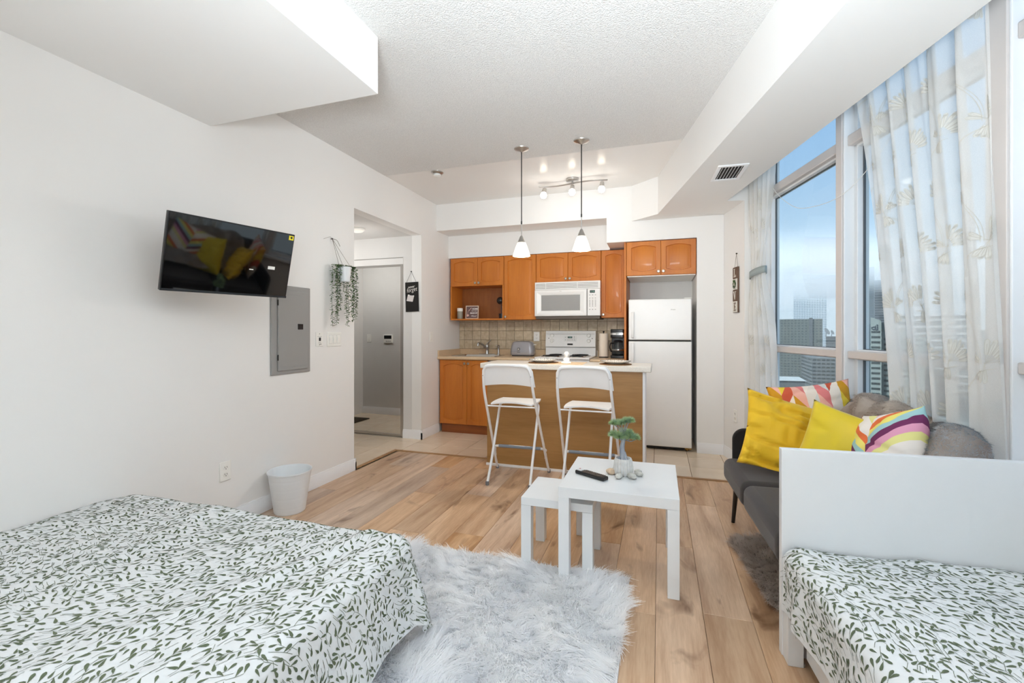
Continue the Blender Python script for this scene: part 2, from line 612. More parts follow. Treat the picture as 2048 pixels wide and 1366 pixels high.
m_ = MB(); m_.box(-2.545, -2.51, 3.285, 3.97, -0.004, 0.007)
o = m_.build('threshold_strip', strip_m, floor, bevel=0.003)

# ---- left wall with the hall opening
m_ = MB()
m_.box(XL - 0.12, XL, -3.7, 3.28, 0, 2.8)
m_.box(XL - 0.12, XL, 3.28, 4.44, 2.27, 2.8)
m_.box(XL - 0.12, XL, 4.44, 5.6, 0, 2.8)
struct(m_.build('wall_left', wall_m, smooth=0))
# ---- hall shell
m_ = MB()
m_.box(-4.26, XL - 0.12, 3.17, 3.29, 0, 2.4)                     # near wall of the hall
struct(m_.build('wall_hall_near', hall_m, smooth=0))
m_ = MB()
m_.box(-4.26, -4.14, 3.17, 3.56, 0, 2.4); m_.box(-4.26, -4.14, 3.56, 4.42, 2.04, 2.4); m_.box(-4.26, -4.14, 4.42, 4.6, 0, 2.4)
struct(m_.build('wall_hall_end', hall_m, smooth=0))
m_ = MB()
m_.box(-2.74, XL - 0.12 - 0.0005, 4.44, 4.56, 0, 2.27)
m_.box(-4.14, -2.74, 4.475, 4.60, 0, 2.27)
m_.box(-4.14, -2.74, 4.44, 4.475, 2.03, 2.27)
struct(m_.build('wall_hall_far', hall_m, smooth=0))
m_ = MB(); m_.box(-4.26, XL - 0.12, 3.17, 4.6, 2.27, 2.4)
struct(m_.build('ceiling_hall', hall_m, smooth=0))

# ---- kitchen back wall and right wall pieces
m_ = MB(); m_.box(XL, 0.75, YB, YB + 0.12, 0, 2.8)
struct(m_.build('wall_back', wall_m, smooth=0))
m_ = MB()
m_.box(0.356, 0.60, YH, YB, 0, 2.8)
struct(m_.build('wall_fridge_side', wall_m, smooth=0))
m_ = MB()
wbox(m_, C_LOVE, C_LOVE + 0.19, 4.08, 4.62, 0, 2.9)
struct(m_.build('wall_right', wall_m, smooth=0))

# ---- ceilings and bulkheads
_wx = lambda y: (C_BULK - 0.01 - 0.218 * y) / 0.976
m_ = MB(); m_.prism([(-2.7, -3.8), (_wx(-3.8), -3.8), (_wx(3.745), 3.745), (-2.7, 3.745)], 2.698, 2.85)
struct(m_.build('ceiling', popcorn_m, smooth=0))
m_ = MB(); m_.prism([(-2.7, 3.745), (_wx(3.745), 3.745), (_wx(4.0), 4.0), (0.75, 4.86), (0.75, 5.6), (-2.7, 5.6)], 2.70, 2.85)
struct(m_.build('ceiling_kitchen', gloss_ceiling_m, smooth=0))
m_ = MB(); m_.box(XL, -1.36, -3.7, 1.965, 2.41, 2.75)
struct(m_.build('ceiling_bulkhead_left', wall_m, smooth=0))
# bulkhead along the windows: free edge at C_BULK, other side towards the room, turning at the far end
A0 = Vector((-0.01, 4.58, 0)); dirb = Vector((0.516, -2.275, 0)).normalized()
A1 = A0 + dirb * 8.6
far_l = Vector((-0.27, YH + 0.001, 0))
poly = [tuple(A1[:2]), tuple(A0[:2]), tuple(far_l[:2]), (0.605, YH + 0.001), tuple(W(C_LOVE, 4.56)[:2]),
        tuple(W(C_LOVE, 4.08)[:2]), tuple(W(C_BULK, 4.08)[:2]), tuple(W(C_BULK, -3.8)[:2])]
m_ = MB(); m_.prism(poly, 2.337, 2.72)
struct(m_.build('ceiling_bulkhead_right', wall_m, smooth=0))
# kitchen header in front of the cabinets, lower over the fridge, soffit over the cabinets
m_ = MB(); m_.box(XL, -0.523, YH, YB, 2.39, 2.72)
m_.box(-0.523, 0.356, YH, YB, 2.13, 2.72)
m_.box(XL, -0.523, 5.122, YB, 2.112, 2.39)
struct(m_.build('ceiling_header', wall_m, smooth=0))
# window-side structure
m_ = MB()
wbox(m_, C_WIN + 0.02, C_WIN + 0.12, -3.8, 4.08, 0, 0.70)       # wall under the windows
wbox(m_, C_WIN - 0.02, C_WIN + 0.075, 3.90, 4.09, 0.70, 3.1)       # pier beside the first window
wbox(m_, C_BULK, C_WIN + 0.1, -3.8, 4.09, 2.98, 3.1)            # pocket lid
wbox(m_, C_BULK - 0.02, C_BULK - 0.001, -3.8, 4.09, 2.72, 3.1)
wbox(m_, C_WIN - 0.02, C_WIN + 0.12, -4.5, 0.86, 0.0, 3.1)  # unseen solid wall, added to keep window light off the daybed
struct(m_.build('wall_window_side', wall_m, smooth=0))
m_ = MB(); m_.box(-2.7, 3.4, -3.82, -3.7, -0.1, 3.1)
struct(m_.build('wall_front', wall_m, smooth=0))
m_ = MB(); wbox(m_, C_WIN - 0.10, C_WIN + 0.02, -3.7, 3.90, 0.665, 0.70)
struct(m_.build('trim_sill', trim_m, bevel=0.004))

# ---- windows: posts, transoms, sashes and panes
def window(idx, s0, s1):
    """s0 nearer the camera, s1 farther; outer posts belong to trim"""
    root = None
    m_ = MB()
    f = 0.03
    zt0, zt1 = 1.035, 1.095      # lower transom
    zu0, zu1 = 2.285, 2.36       # upper transom
    c0, c1 = C_WIN + 0.01, C_WIN + 0.075
    for (a, b) in ((0.70, 0.74), (zt0, zt1), (zu0, zu1), (2.92, 2.98)):
        wbox(m_, c0, c1, s0, s1, a, b)
    wbox(m_, c0, c1, s0, s0 + f, 0.70, 2.98)
    wbox(m_, c0, c1, s1 - f, s1, 0.70, 2.98)
    root = struct(m_.build('window_%d' % idx, frame_m, bevel=0.003, smooth=0))
    m_ = MB()
    wbox(m_, C_WIN - 0.028, C_WIN + 0.012, s0, s1, zt0 + 0.006, zt1 - 0.008)
    m_.build('lower_transom_cap', frame_in_m, root, bevel=0.006)
    m_ = MB()
    wbox(m_, C_WIN - 0.028, C_WIN + 0.012, s0, s1, zu0 + 0.012, zu1)
    m_.build('upper_transom_cap', frame_in_m, root, bevel=0.006)
    for (a, b, nm) in ((0.74, zt0, 'lower'), (zt1, zu0, 'middle'), (zu1, 2.92, 'upper')):
        g = MB(); wbox(g, C_WIN + 0.045, C_WIN + 0.05, s0 + f, s1 - f, a, b)
        g.build('pane', glass_m, root, smooth=0)
        g = MB()
        for (aa, bb, cc, dd) in ((s0 + f, s0 + f + 0.004, a, b), (s1 - f - 0.004, s1 - f, a, b),
                                 (s0 + f, s1 - f, a, a + 0.004), (s0 + f, s1 - f, b - 0.004, b)):
            wbox(g, C_WIN + 0.041, C_WIN + 0.054, aa, bb, cc, dd)
        g.build('gasket', mat('gasket_grey', (96, 98, 100), 0.7) if 'gasket_grey' not in MATS else MATS['gasket_grey'], root, smooth=0)
    return root


def post(s0, s1):
    m_ = MB()
    wbox(m_, C_WIN - 0.045, C_WIN + 0.075, s0, s1, 0.70, 2.98)
    o = struct(m_.build('window_post', frame_m, bevel=0.004, smooth=0))
    m_ = MB()
    wbox(m_, C_WIN - 0.056, C_WIN - 0.045, s0 + 0.008, s1 - 0.006, 0.70, 2.98)
    m_.build('cover_strip', frame_in_m, o, bevel=0.003)
    return o


window(1, 2.915, 3.90); post(2.845, 2.915)
window(2, 1.96, 2.845); post(1.86, 1.96)
window(3, 0.95, 1.86); post(0.86, 0.95)

# ---- baseboards
def base_prof(h=0.10, t=0.014):
    return [(0, 0), (t, 0), (t, h * 0.72), (t * 0.55, h * 0.86), (t * 0.45, h), (0, h)]


def baseboard(name, p0, p1):
    """runs p0->p1, thickness to the left of the direction"""
    p0 = Vector((p0[0], p0[1], 0)); p1 = Vector((p1[0], p1[1], 0))
    d = (p1 - p0).normalized(); nrm = Vector((-d.y, d.x, 0))
    m_ = MB(); pr = base_prof(); n = len(pr)
    vs = [p + nrm * a + Vector((0, 0, b)) for p in (p0, p1) for (a, b) in pr]
    fs = [tuple(range(n)), tuple(range(2 * n - 1, n - 1, -1))] + [(k, (k + 1) % n, n + (k + 1) % n, n + k) for k in range(n)]
    m_.add(vs, fs)
    return struct(m_.build(name, trim_m))


baseboard('baseboard_left', (XL, 3.294), (XL, -3.7))
baseboard('baseboard_left_end', (XL - 0.12, 3.28), (XL + 0.014, 3.28))
baseboard('baseboard_kitchen', (XL, 4.84), (XL, 4.426))
baseboard('baseboard_hall_corner', (XL + 0.014, 4.44), (-2.74, 4.44))
baseboard('baseboard_hall', (-4.14, 3.29), (-2.63, 3.29))
baseboard('baseboard_fridge', (0.60 + 0.004, YH), (0.356, YH))
baseboard('baseboard_right', W(C_LOVE, 4.08), W(C_LOVE, 4.57))

# ---- hall contents
dm = wood_mat('dark_door_wood', (58, 42, 32), (40, 28, 20), 0.4, 'Z', 2.0)
m_ = MB(); m_.box(-4.19, -4.145, 3.60, 4.40, 0.005, 2.03)
door = struct(m_.build('door_1', dm, bevel=0.003))
for (a, b) in ((0.2, 0.95), (1.08, 1.85)):
    m_ = MB(); m_.box(-4.147, -4.140, 3.72, 4.28, a, b)
    m_.build('door_panel', dm, door, bevel=0.005)
m_ = MB(); m_.lathe([(0.028, 0), (0.028, 0.008), (0.01, 0.012), (0.01, 0.045), (0.026, 0.055), (0.028, 0.07), (0.0, 0.078)], (-4.145, 3.69, 1.0), 16, 'X')
m_.build('door_handle', mat('brass', (170, 130, 70), 0.3, 1.0), door)
m_ = MB(); m_.lathe([(0.026, 0), (0.026, 0.012), (0.0, 0.016)], (-4.145, 3.69, 1.14), 16, 'X')
m_.build('deadbolt', MATS['brass'], door)
m_ = MB()
m_.box(-4.152, -4.128, 3.53, 3.60, 0, 2.10); m_.box(-4.152, -4.128, 4.40, 4.44, 0, 2.10); m_.box(-4.152, -4.128, 3.53, 4.44, 2.03, 2.10)
struct(m_.build('trim_1', trim_m, bevel=0.003))

mirror_m = mat('mirror', (240, 241, 240), 0.01, 1.0)
for k, (x0, x1, yy) in enumerate(((-3.46, -2.757, 4.452), (-4.13, -3.42, 4.466))):
    r_ = empty('mirror_door', (x0, yy, 0), 0,
               'sliding mirrored closet door in the hall, nearer the kitchen' if k == 0 else 'second sliding mirrored closet door, deeper in the hall',
               'mirror door', 'sliding mirror doors in the hall')
    w_ = x1 - x0
    m_ = MB(); m_.box(0.02, w_ - 0.02, -0.002, 0.004, 0.035, 1.945); m_.build('mirror', mirror_m, r_, smooth=0)
    m_ = MB()
    m_.box(0, 0.022, -0.007, 0.006, 0.012, 1.955); m_.box(w_ - 0.022, w_, -0.007, 0.006, 0.012, 1.955)
    m_.box(0.022, w_ - 0.022, -0.007, 0.006, 0.012, 0.038); m_.box(0.022, w_ - 0.022, -0.007, 0.006, 1.935, 1.955)
    m_.build('door_frame', chrome_m, r_, bevel=0.002)
m_ = MB(); m_.box(-4.14, -2.74, 4.436, 4.475, 1.955, 2.03)
struct(m_.build('trim_2', hall_m, bevel=0.003))
m_ = MB(); m_.box(-4.14, -2.742, 4.434, 4.475, 2.03, 2.036); m_.box(-4.14, -2.742, 4.438, 4.472, 0.0, 0.010)
m_.box(-2.757, -2.742, 4.438, 4.475, 0.0, 2.03)
struct(m_.build('trim_3', MATS['brushed_metal']))

m_ = MB(); m_.box(-4.10, -3.77, 3.64, 4.22, 0.0005, 0.012)
tag(m_.build('door_mat', mat('mat_brown', (62, 52, 38), 0.95, vary=0.6, scale=120, bump=0.3), bevel=0.004),
    'dark brown door mat on the hall tiles, seen in the mirror', 'mat')

r_ = empty('ceiling_light', (-2.99, 3.95, 2.27), 0, 'small round flush light on the hall ceiling', 'light')
m_ = MB(); m_.lathe([(0.085, 0), (0.085, -0.012), (0.075, -0.02)], n=28); m_.build('rim', plastic_m, r_)
m_ = MB(); m_.lathe([(0.074, -0.018), (0.06, -0.032), (0.03, -0.04), (0.0, -0.042)], n=28); m_.build('diffuser', mat('dim_diffuser', (240, 238, 232), 0.4, emit=(255, 248, 236), estr=0.12), r_)  # the hall lamp is off, its faint glow is added
d = bpy.data.lights.new('lamp_light', 'POINT'); d.shadow_soft_size = 0.1; d.energy = 2.4; d.color = (1, 0.97, 0.93)  # fill light added below the unlit hall lamp
o = bpy.data.objects.new('lamp_light', d); col.objects.link(o); o.parent = r_; o.location = (0, 0, -0.36); o.visible_glossy = False
d = bpy.data.lights.new('entry_fill_light', 'POINT'); d.energy = 7; d.shadow_soft_size = 0.12; d.color = (1, 0.98, 0.95)  # unseen fill added to brighten the hall wall in the mirror
o = bpy.data.objects.new('entry_fill_light', d); col.objects.link(o); o.location = (-3.72, 3.95, 1.95); o.visible_glossy = False

# thermostat and switch on the near hall wall (seen through the mirror)
r_ = empty('thermostat', (-3.70, 3.29, 1.09), 0, 'white wall thermostat with a dark screen, seen in the hall mirror', 'thermostat')
m_ = MB(); m_.box(-0.075, 0.075, 0, 0.025, -0.06, 0.06); m_.build('body', plastic_m, r_, bevel=0.006)
m_ = MB(); m_.box(-0.06, 0.06, 0.024, 0.027, 0.002, 0.05); m_.build('screen', black_m, r_)
m_ = MB()
for k in range(3): m_.box(-0.03 + k * 0.03, -0.015 + k * 0.03, 0.024, 0.028, -0.04, -0.025)
m_.build('buttons', grey_metal_m, r_)


def plate(name, loc, rz, w, h, label, cat, kind, grp=None):
    """wall plate facing local -Y, centred on loc"""
    r = empty(name, loc, rz, label, cat, grp)
    m_ = MB(); m_.box(-w / 2, w / 2, -0.006, 0, -h / 2, h / 2); m_.build('plate', plastic_m, r, bevel=0.003)
    if kind == 'outlet':
        for zz in (0.021, -0.021):
            m2 = MB(); m2.prism([(0.0165 * math.cos(a) * 1.0, zz + 0.014 * math.sin(a)) for a in [2 * PI * k / 16 for k in range(16)]], -0.0085, -0.005, 'Y')
            s_ = m2.build('socket', plastic_m, r)
            m3 = MB(); m3.box(-0.008, -0.0055, -0.0092, -0.008, zz - 0.001, zz + 0.008); m3.box(0.0055, 0.008, -0.0092, -0.008, zz - 0.001, zz + 0.008)
            m3.lathe([(0.0028, -0.0092), (0.0028, -0.008)], (0, 0, zz - 0.007), 8, 'Y')
            m3.build('slots', dark_m, s_)
    if kind.startswith('rocker'):
        n = int(kind[-1])
        for k in range(n):
            x = (k - (n - 1) / 2) * 0.046
            m2 = MB(); m2.prism([(-0.006, 0.033), (-0.0075, 0.033), (-0.0125, 0.0), (-0.0075, -0.033), (-0.006, -0.033)], x - 0.0165, x + 0.0165, 'X')
            m2.build('rocker', plastic_m, r, bevel=0.001)
            m3 = MB(); m3.box(x - 0.019, x + 0.019, -0.0068, -0.0055, -0.036, 0.036); m3.build('rocker_surround', hall_m, r)
    return r


plate('wall_outlet', (XL, 2.06, 0.352), PI / 2, 0.075, 0.118, 'white double socket low on the left wall, above the bed foot', 'outlet', 'outlet')
plate('light_switch', (XL, 3.025, 1.137), PI / 2, 0.165, 0.114, 'white triple rocker light switch under the hanging plant', 'switch', 'rocker3')
plate('light_switch', (XL, 4.66, 1.137), PI / 2, 0.072, 0.114, 'white single rocker switch on the wall strip between hall and kitchen', 'switch', 'rocker1')
plate('wall_outlet', (-1.452, YB - 0.012, 1.135), 0, 0.075, 0.118, 'cream double socket on the kitchen tiles above the toaster', 'outlet', 'outlet')
plate('light_switch', (-4.03, 3.29, 1.10), PI, 0.072, 0.114, 'white light switch in the hall, seen in the mirror left of the thermostat', 'switch', 'rocker1')
p_ = W(C_LOVE, 4.27, 0.43)
plate('wall_outlet', p_, math.atan2(WN.y, WN.x) + PI / 2 - PI, 0.072, 0.114, 'white socket low on the narrow wall under the letter sign', 'outlet', 'outlet').rotation_euler = (0, 0, math.atan2(WT.y, WT.x) - PI)
# small plate with a sticker beside the triple switch
r_ = empty('fan_control_plate', (XL, 2.857, 1.14), PI / 2, 'narrow white wall plate with a dark toggle and small print, left of the triple switch', 'switch')
m_ = MB(); m_.box(-0.038, 0.038, -0.005, 0, -0.055, 0.055); m_.build('plate', plastic_m, r_, bevel=0.002)
m_ = MB(); m_.box(-0.006, 0.006, -0.013, -0.004, -0.013, 0.013); m_.build('toggle', black_m, r_, bevel=0.001)
m_ = MB(); m_.box(-0.025, 0.025, -0.0056, -0.0048, 0.020, 0.0215); m_.box(-0.012, 0.012, -0.0056, -0.0048, -0.028, -0.0265)
m_.box(0.004, 0.022, -0.0056, -0.0048, -0.040, -0.037); m_.lathe([(0.003, -0.0065), (0.003, -0.0045)], (0, 0, 0.042), 8, 'Y'); m_.lathe([(0.003, -0.0065), (0.003, -0.0045)], (0, 0, -0.042), 8, 'Y')
m_.build('print', black_m, r_)['kind'] = 'stuff'

# electrical panel
r_ = empty('breaker_panel', (XL, 2.573, 1.21), PI / 2, 'grey metal breaker panel on the left wall, below and right of the television', 'electrical panel')
m_ = MB(); m_.box(-0.18, 0.18, -0.012, 0, -0.31, 0.315); m_.build('cover', grey_metal_m, r_, bevel=0.008, seg=3)
m_ = MB(); m_.box(-0.13, 0.145, -0.022, -0.01, -0.285, 0.28); d_ = m_.build('door', grey_metal_m, r_, bevel=0.006, seg=3)
m_ = MB(); m_.box(0.045, 0.095, -0.0245, -0.020, 0.005, 0.045); m_.build('latch', black_m, d_, bevel=0.001)
for zz in (0.25, -0.262):
    m_ = MB(); m_.box(-0.10, 0.12, -0.0235, -0.0215, zz, zz + 0.006); m_.build('door_rib', grey_metal_m, d_, bevel=0.001)
for zz in (0.19, -0.19):
    m_ = MB(); m_.tube([(-0.131, -0.02, zz - 0.02), (-0.131, -0.02, zz + 0.02)], 0.004, 8); m_.build('hinge', dark_m, r_)

# smoke detector, ceiling vent
r_ = empty('smoke_detector', (-1.99, 3.82, CEIL + 0.001), 0, 'small grey and white smoke detector on the kitchen ceiling', 'smoke detector')
m_ = MB(); m_.lathe([(0.058, 0), (0.058, -0.008), (0.048, -0.016), (0.03, -0.02)], n=28); m_.build('base', MATS['brushed_metal'], r_)
m_ = MB(); m_.lathe([(0.034, -0.016), (0.034, -0.032), (0.026, -0.038), (0.0, -0.04)], n=24); m_.build('sensor', plastic_m, r_)

vx, vy = 0.475, 3.535
r_ = empty('air_vent', (vx, vy, 2.337), math.radians(3), 'white slatted air vent under the bulkhead by the window', 'vent')
m_ = MB()
hx, hy = 0.098, 0.162
m_.box(-hx, hx, -hy, -hy + 0.028, -0.009, 0); m_.box(-hx, hx, hy - 0.028, hy, -0.009, 0)
m_.box(-hx, -hx + 0.026, -hy + 0.028, hy - 0.028, -0.009, 0); m_.box(hx - 0.026, hx, -hy + 0.028, hy - 0.028, -0.009, 0)
m_.build('frame', trim_m, r_, bevel=0.003)
m_ = MB(); m_.box(-hx + 0.026, hx - 0.026, -hy + 0.028, hy - 0.028, -0.0015, 0.0); m_.build('duct', dark_m, r_)
for k in range(7):
    x = -hx + 0.036 + k * (2 * hx - 0.072) / 6
    m_ = MB(); m_.obox((x - 0.004, -hy + 0.028, -0.008), (0.006, 0, 0.006), (0, 2 * hy - 0.056, 0), (0.0012, 0, -0.0012)); m_.build('slat', trim_m, r_)
# ================================================================== KITCHEN
knob_m = mat('knob_nickel', (200, 192, 178), 0.3, 1.0)
knob_c_m = mat('knob_ceramic', (236, 230, 218), 0.2)


def cab_door(parent, x0, x1, yf, z0, z1, knob, arc=0.022, name='door'):
    """arched raised-panel door; front face at y=yf looking -Y. knob: (side, 'top'|'bottom')"""
    g = 0.0015
    x0 += g; x1 -= g; z0 += g; z1 -= g
    w, h = x1 - x0, z1 - z0
    N = 14

    def loop(mx, mb, a, y):
        pts = []
        for k in range(N + 1):
            s = k / N; pts.append((x0 + mx + s * (w - 2 * mx), y, z0 + mb + a * (1 - math.sin(PI * s))))
        for k in range(N + 1):
            s = k / N; pts.append((x1 - mx - s * (w - 2 * mx), y, z1 - mb - a * (1 - math.sin(PI * s))))
        return pts
    T = 0.019
    m_ = MB()
    loops = [loop(0, 0, 0, yf + T), loop(0, 0, 0, yf + 0.003), loop(0.003, 0.003, 0, yf),
             loop(0.047, 0.040, arc, yf), loop(0.051, 0.044, arc, yf + 0.010), loop(0.056, 0.049, arc, yf + 0.010),
             loop(0.075, 0.068, arc, yf + 0.002)]
    vs = [p for l in loops for p in l]
    n = 2 * (N + 1)
    fs = []
    for i in range(len(loops) - 1):
        for k in range(n):
            fs.append((i * n + k, i * n + (k + 1) % n, (i + 1) * n + (k + 1) % n, (i + 1) * n + k))
    fs.append(tuple(range(n)))
    b = (len(loops) - 1) * n
    for k in range(N):
        fs.append((b + k, b + k + 1, b + n - 2 - k, b + n - 1 - k))
    m_.add(vs, fs)
    d = m_.build(name, maple_m, parent, smooth=30)
    kx = x0 + 0.022 if knob[0] == 'l' else x1 - 0.022
    kz = z0 + 0.035 if knob[1] == 'b' else z1 - 0.035
    m_ = MB(); m_.lathe([(0.007, 0), (0.006, -0.012), (0.014, -0.016), (0.0155, -0.022), (0.012, -0.027), (0, -0.028)], (kx, yf, kz), 16, 'Y')
    k_ = m_.build('knob', knob_m, d)
    return d


YU = 5.12   # front face of the upper doors
UPG = 'honey maple wall cabinets'


def upper(name, x0, x1, z0, z1, label, doors, yf=YU, open_shelf=None, yb=YB - 0.002):
    r = empty(name, (0, 0, 0), 0, label, 'cabinet', UPG)
    t = 0.018
    y0 = yf + 0.0195
    m_ = MB()
    if open_shelf:
        zs = open_shelf
        m_.box(x0, x0 + t, y0 - 0.0195, yb, z0, zs); m_.box(x1 - t, x1, y0 - 0.0195, yb, z0, zs)
        m_.box(x0, x0 + t, y0, yb, zs, z1); m_.box(x1 - t, x1, y0, yb, zs, z1)
        m_.box(x0 + t, x1 - t, y0 - 0.0195, yb, z0, z0 + t)
        m_.box(x0 + t, x1 - t, y0, yb, zs, zs + t); m_.box(x0 + t, x1 - t, y0, yb, z1 - t, z1)
        m_.build('carcass', maple_m, r, bevel=0.001)
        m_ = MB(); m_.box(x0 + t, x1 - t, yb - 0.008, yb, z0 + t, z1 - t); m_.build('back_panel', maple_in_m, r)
    else:
        m_.box(x0, x1, y0, yb, z0, z1)
        m_.build('carcass', maple_m, r, bevel=0.001)
    for (a, b, kz) in doors:
        zz0 = (open_shelf if open_shelf else z0)
        cab_door(r, a, b, yf, zz0, z1, kz)
    return r


upper('wall_cabinet', -2.483, -1.777, 1.338, 2.108, 'wall cabinet at the far left with two small doors over an open shelf',
      [(-2.483, -2.119, 'rb'), (-2.119, -1.777, 'lb')], open_shelf=1.758)
upper('wall_cabinet', -1.775, -1.376, 1.338, 2.108, 'tall single-door wall cabinet between the open shelf and the microwave', [(-1.775, -1.376, 'lb')])
upper('wall_cabinet', -1.374, -0.620, 1.770, 2.108, 'short two-door wall cabinet directly above the microwave',
      [(-1.374, -0.996, 'rb'), (-0.996, -0.620, 'lb')])
upper('wall_cabinet', -0.618, -0.347, 1.352, 2.108, 'tall single-door wall cabinet between the microwave and the refrigerator', [(-0.618, -0.347, 'lb')])
upper('wall_cabinet', -0.322, 0.352, 1.775, 2.126, 'deep two-door wall cabinet above the refrigerator',
      [(-0.322, 0.018, 'rb'), (0.018, 0.352, 'lb')], yf=4.815)
# white underside lining of the cabinet over the fridge
m_ = MB(); m_.box(-0.315, 0.346, 4.84, 5.44, 1.766, 1.7745)
for o in [x for x in bpy.data.objects if x.get('label') == 'deep two-door wall cabinet above the refrigerator']:
    u_ = m_.build('underside_panel', plastic_m, o)
# grey niche lining behind the fridge
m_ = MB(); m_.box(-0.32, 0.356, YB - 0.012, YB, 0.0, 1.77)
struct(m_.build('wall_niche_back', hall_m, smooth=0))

# tall end panel
m_ = MB(); m_.box(-0.345, -0.325, 4.825, YB - 0.001, 0.001, 2.128)
tag(m_.build('end_panel', maple_m, bevel=0.001), 'tall narrow maple side panel between the counter and the refrigerator', 'cabinet panel')

# base cabinets
r_ = empty('base_cabinet', (0, 0, 0), 0, 'two-door base cabinet under the kitchen sink', 'cabinet', 'honey maple base cabinets')
m_ = MB(); m_.box(-2.495, -1.880, 4.860, YB - 0.002, 0.10, 0.70); m_.box(-2.495, -1.88, 4.86, 4.90, 0.70, 0.864)
m_.box(-2.495, -2.47, 4.90, YB - 0.002, 0.70, 0.864); m_.box(-1.905, -1.88, 4.90, YB - 0.002, 0.70, 0.864); m_.build('carcass', maple_m, r_, bevel=0.001)
cab_door(r_, -2.490, -2.137, 4.840, 0.105, 0.860, 'rt', arc=0.028)
cab_door(r_, -2.137, -1.882, 4.840, 0.105, 0.860, 'lt', arc=0.028)
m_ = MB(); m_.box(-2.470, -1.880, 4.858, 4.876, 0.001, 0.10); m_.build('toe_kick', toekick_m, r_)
r_ = empty('base_cabinet', (0, 0, 0), 0, 'narrow base cabinet right of the stove, mostly behind the island', 'cabinet', 'honey maple base cabinets')
m_ = MB(); m_.box(-0.70, -0.346, 4.860, YB - 0.002, 0.10, 0.864); m_.build('carcass', maple_m, r_, bevel=0.001)
cab_door(r_, -0.695, -0.350, 4.840, 0.105, 0.860, 'lt', arc=0.028)
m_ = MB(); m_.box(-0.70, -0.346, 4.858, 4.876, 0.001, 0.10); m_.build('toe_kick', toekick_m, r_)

# dishwasher
r_ = empty('dishwasher', (0, 0, 0), 0, 'dishwasher with a black control strip under the counter, behind the island', 'dishwasher')
m_ = MB(); m_.box(-1.872, -1.322, 4.875, YB - 0.01, 0.06, 0.862); m_.build('body', appliance_m, r_, bevel=0.002)
m_ = MB(); m_.box(-1.872, -1.322, 4.845, 4.875, 0.11, 0.745); m_.build('door', black_m, r_, bevel=0.006)
m_ = MB(); m_.box(-1.872, -1.322, 4.835, 4.875, 0.75, 0.860); c_ = m_.build('control_strip', black_m, r_, bevel=0.006)
for k in range(4):
    m_ = MB(); m_.lathe([(0.010, 4.835), (0.010, 4.829), (0, 4.828)], (-1.75 + 0.11 * k, 0, 0.81), 14, 'Y'); m_.build('button', MATS['brushed_metal'], c_)
m_ = MB(); m_.box(-1.872, -1.322, 4.90, 4.93, 0.001, 0.06); m_.build('toe_plate', black_m, r_)

# worktops: left run with sink opening, right run
sx0, sx1, sy0, sy1 = -2.37, -1.84, 4.94, 5.30
CT0, CT1 = 0.866, 0.902
m_ = MB()
yf0 = 4.815


def nose(mb, x0, x1, mi=0):
    pr = [(yf0 + 0.06, CT0), (yf0 + 0.012, CT0), (yf0 + 0.003, CT0 + 0.008), (yf0, CT0 + 0.018), (yf0 + 0.003, CT1 - 0.008), (yf0 + 0.012, CT1), (yf0 + 0.06, CT1)]
    mb.prism(pr, x0, x1, 'X', mi)


nose(m_, XL + 0.001, -1.320)
m_.box(XL + 0.001, -1.32, yf0 + 0.06, sy0, CT0, CT1); m_.box(XL + 0.001, -1.32, sy1, YB - 0.014, CT0, CT1)
m_.box(XL + 0.001, sx0, sy0, sy1, CT0, CT1); m_.box(sx1, -1.32, sy0, sy1, CT0, CT1)
m_.box(XL + 0.001, -1.32, YB - 0.026, YB - 0.001, CT1, 0.972)
m_.box(XL + 0.001, XL + 0.02, yf0 + 0.01, YB - 0.026, CT1, 0.972)
tag(m_.build('worktop', laminate_m, smooth=30), 'long beige worktop holding the sink and toaster', 'countertop', 'beige kitchen worktops')
m_ = MB(); nose(m_, -0.700, -0.346); m_.box(-0.70, -0.346, yf0 + 0.06, YB - 0.014, CT0, CT1); m_.box(-0.70, -0.346, YB - 0.026, YB - 0.001, CT1, 0.972)
tag(m_.build('worktop', laminate_m, smooth=30), 'short beige worktop right of the stove, under the coffee maker', 'countertop', 'beige kitchen worktops')

# sink
r_ = empty('kitchen_sink', ((sx0 + sx1) / 2, (sy0 + sy1) / 2, CT1), 0, 'stainless steel sink set into the left worktop', 'sink')
hw, hh = (sx1 - sx0) / 2, (sy1 - sy0) / 2
m_ = MB()


def rrect(w, h, r, n=5):
    pts = []
    for (cx, cy, a0) in ((w - r, h - r, 0), (-w + r, h - r, PI / 2), (-w + r, -h + r, PI), (w - r, -h + r, 1.5 * PI)):
        for k in range(n + 1):
            a = a0 + PI / 2 * k / n
            pts.append((cx + r * math.cos(a), cy + r * math.sin(a)))
    return pts


L_ = [(rrect(hw + 0.018, hh + 0.018, 0.04), 0.0005), (rrect(hw + 0.016, hh + 0.016, 0.04), 0.005), (rrect(hw - 0.012, hh - 0.012, 0.05), 0.004),
      (rrect(hw - 0.02, hh - 0.02, 0.05), -0.01), (rrect(hw - 0.03, hh - 0.03, 0.05), -0.15), (rrect(hw * 0.4, hh * 0.4, 0.04), -0.165)]
vs, fs = [], []
for (pp, z) in L_: vs += [(a, b, z) for a, b in pp]
n = len(L_[0][0])
for i in range(len(L_) - 1):
    for k in range(n): fs.append((i * n + k, i * n + (k + 1) % n, (i + 1) * n + (k + 1) % n, (i + 1) * n + k))
fs.append(tuple((len(L_) - 1) * n + k for k in range(n)))
m_.add(vs, fs); m_.build('basin', steel_m, r_)
m_ = MB(); m_.lathe([(0.035, -0.164), (0.03, -0.160), (0, -0.163)], n=18); m_.build('drain', dark_m, r_)

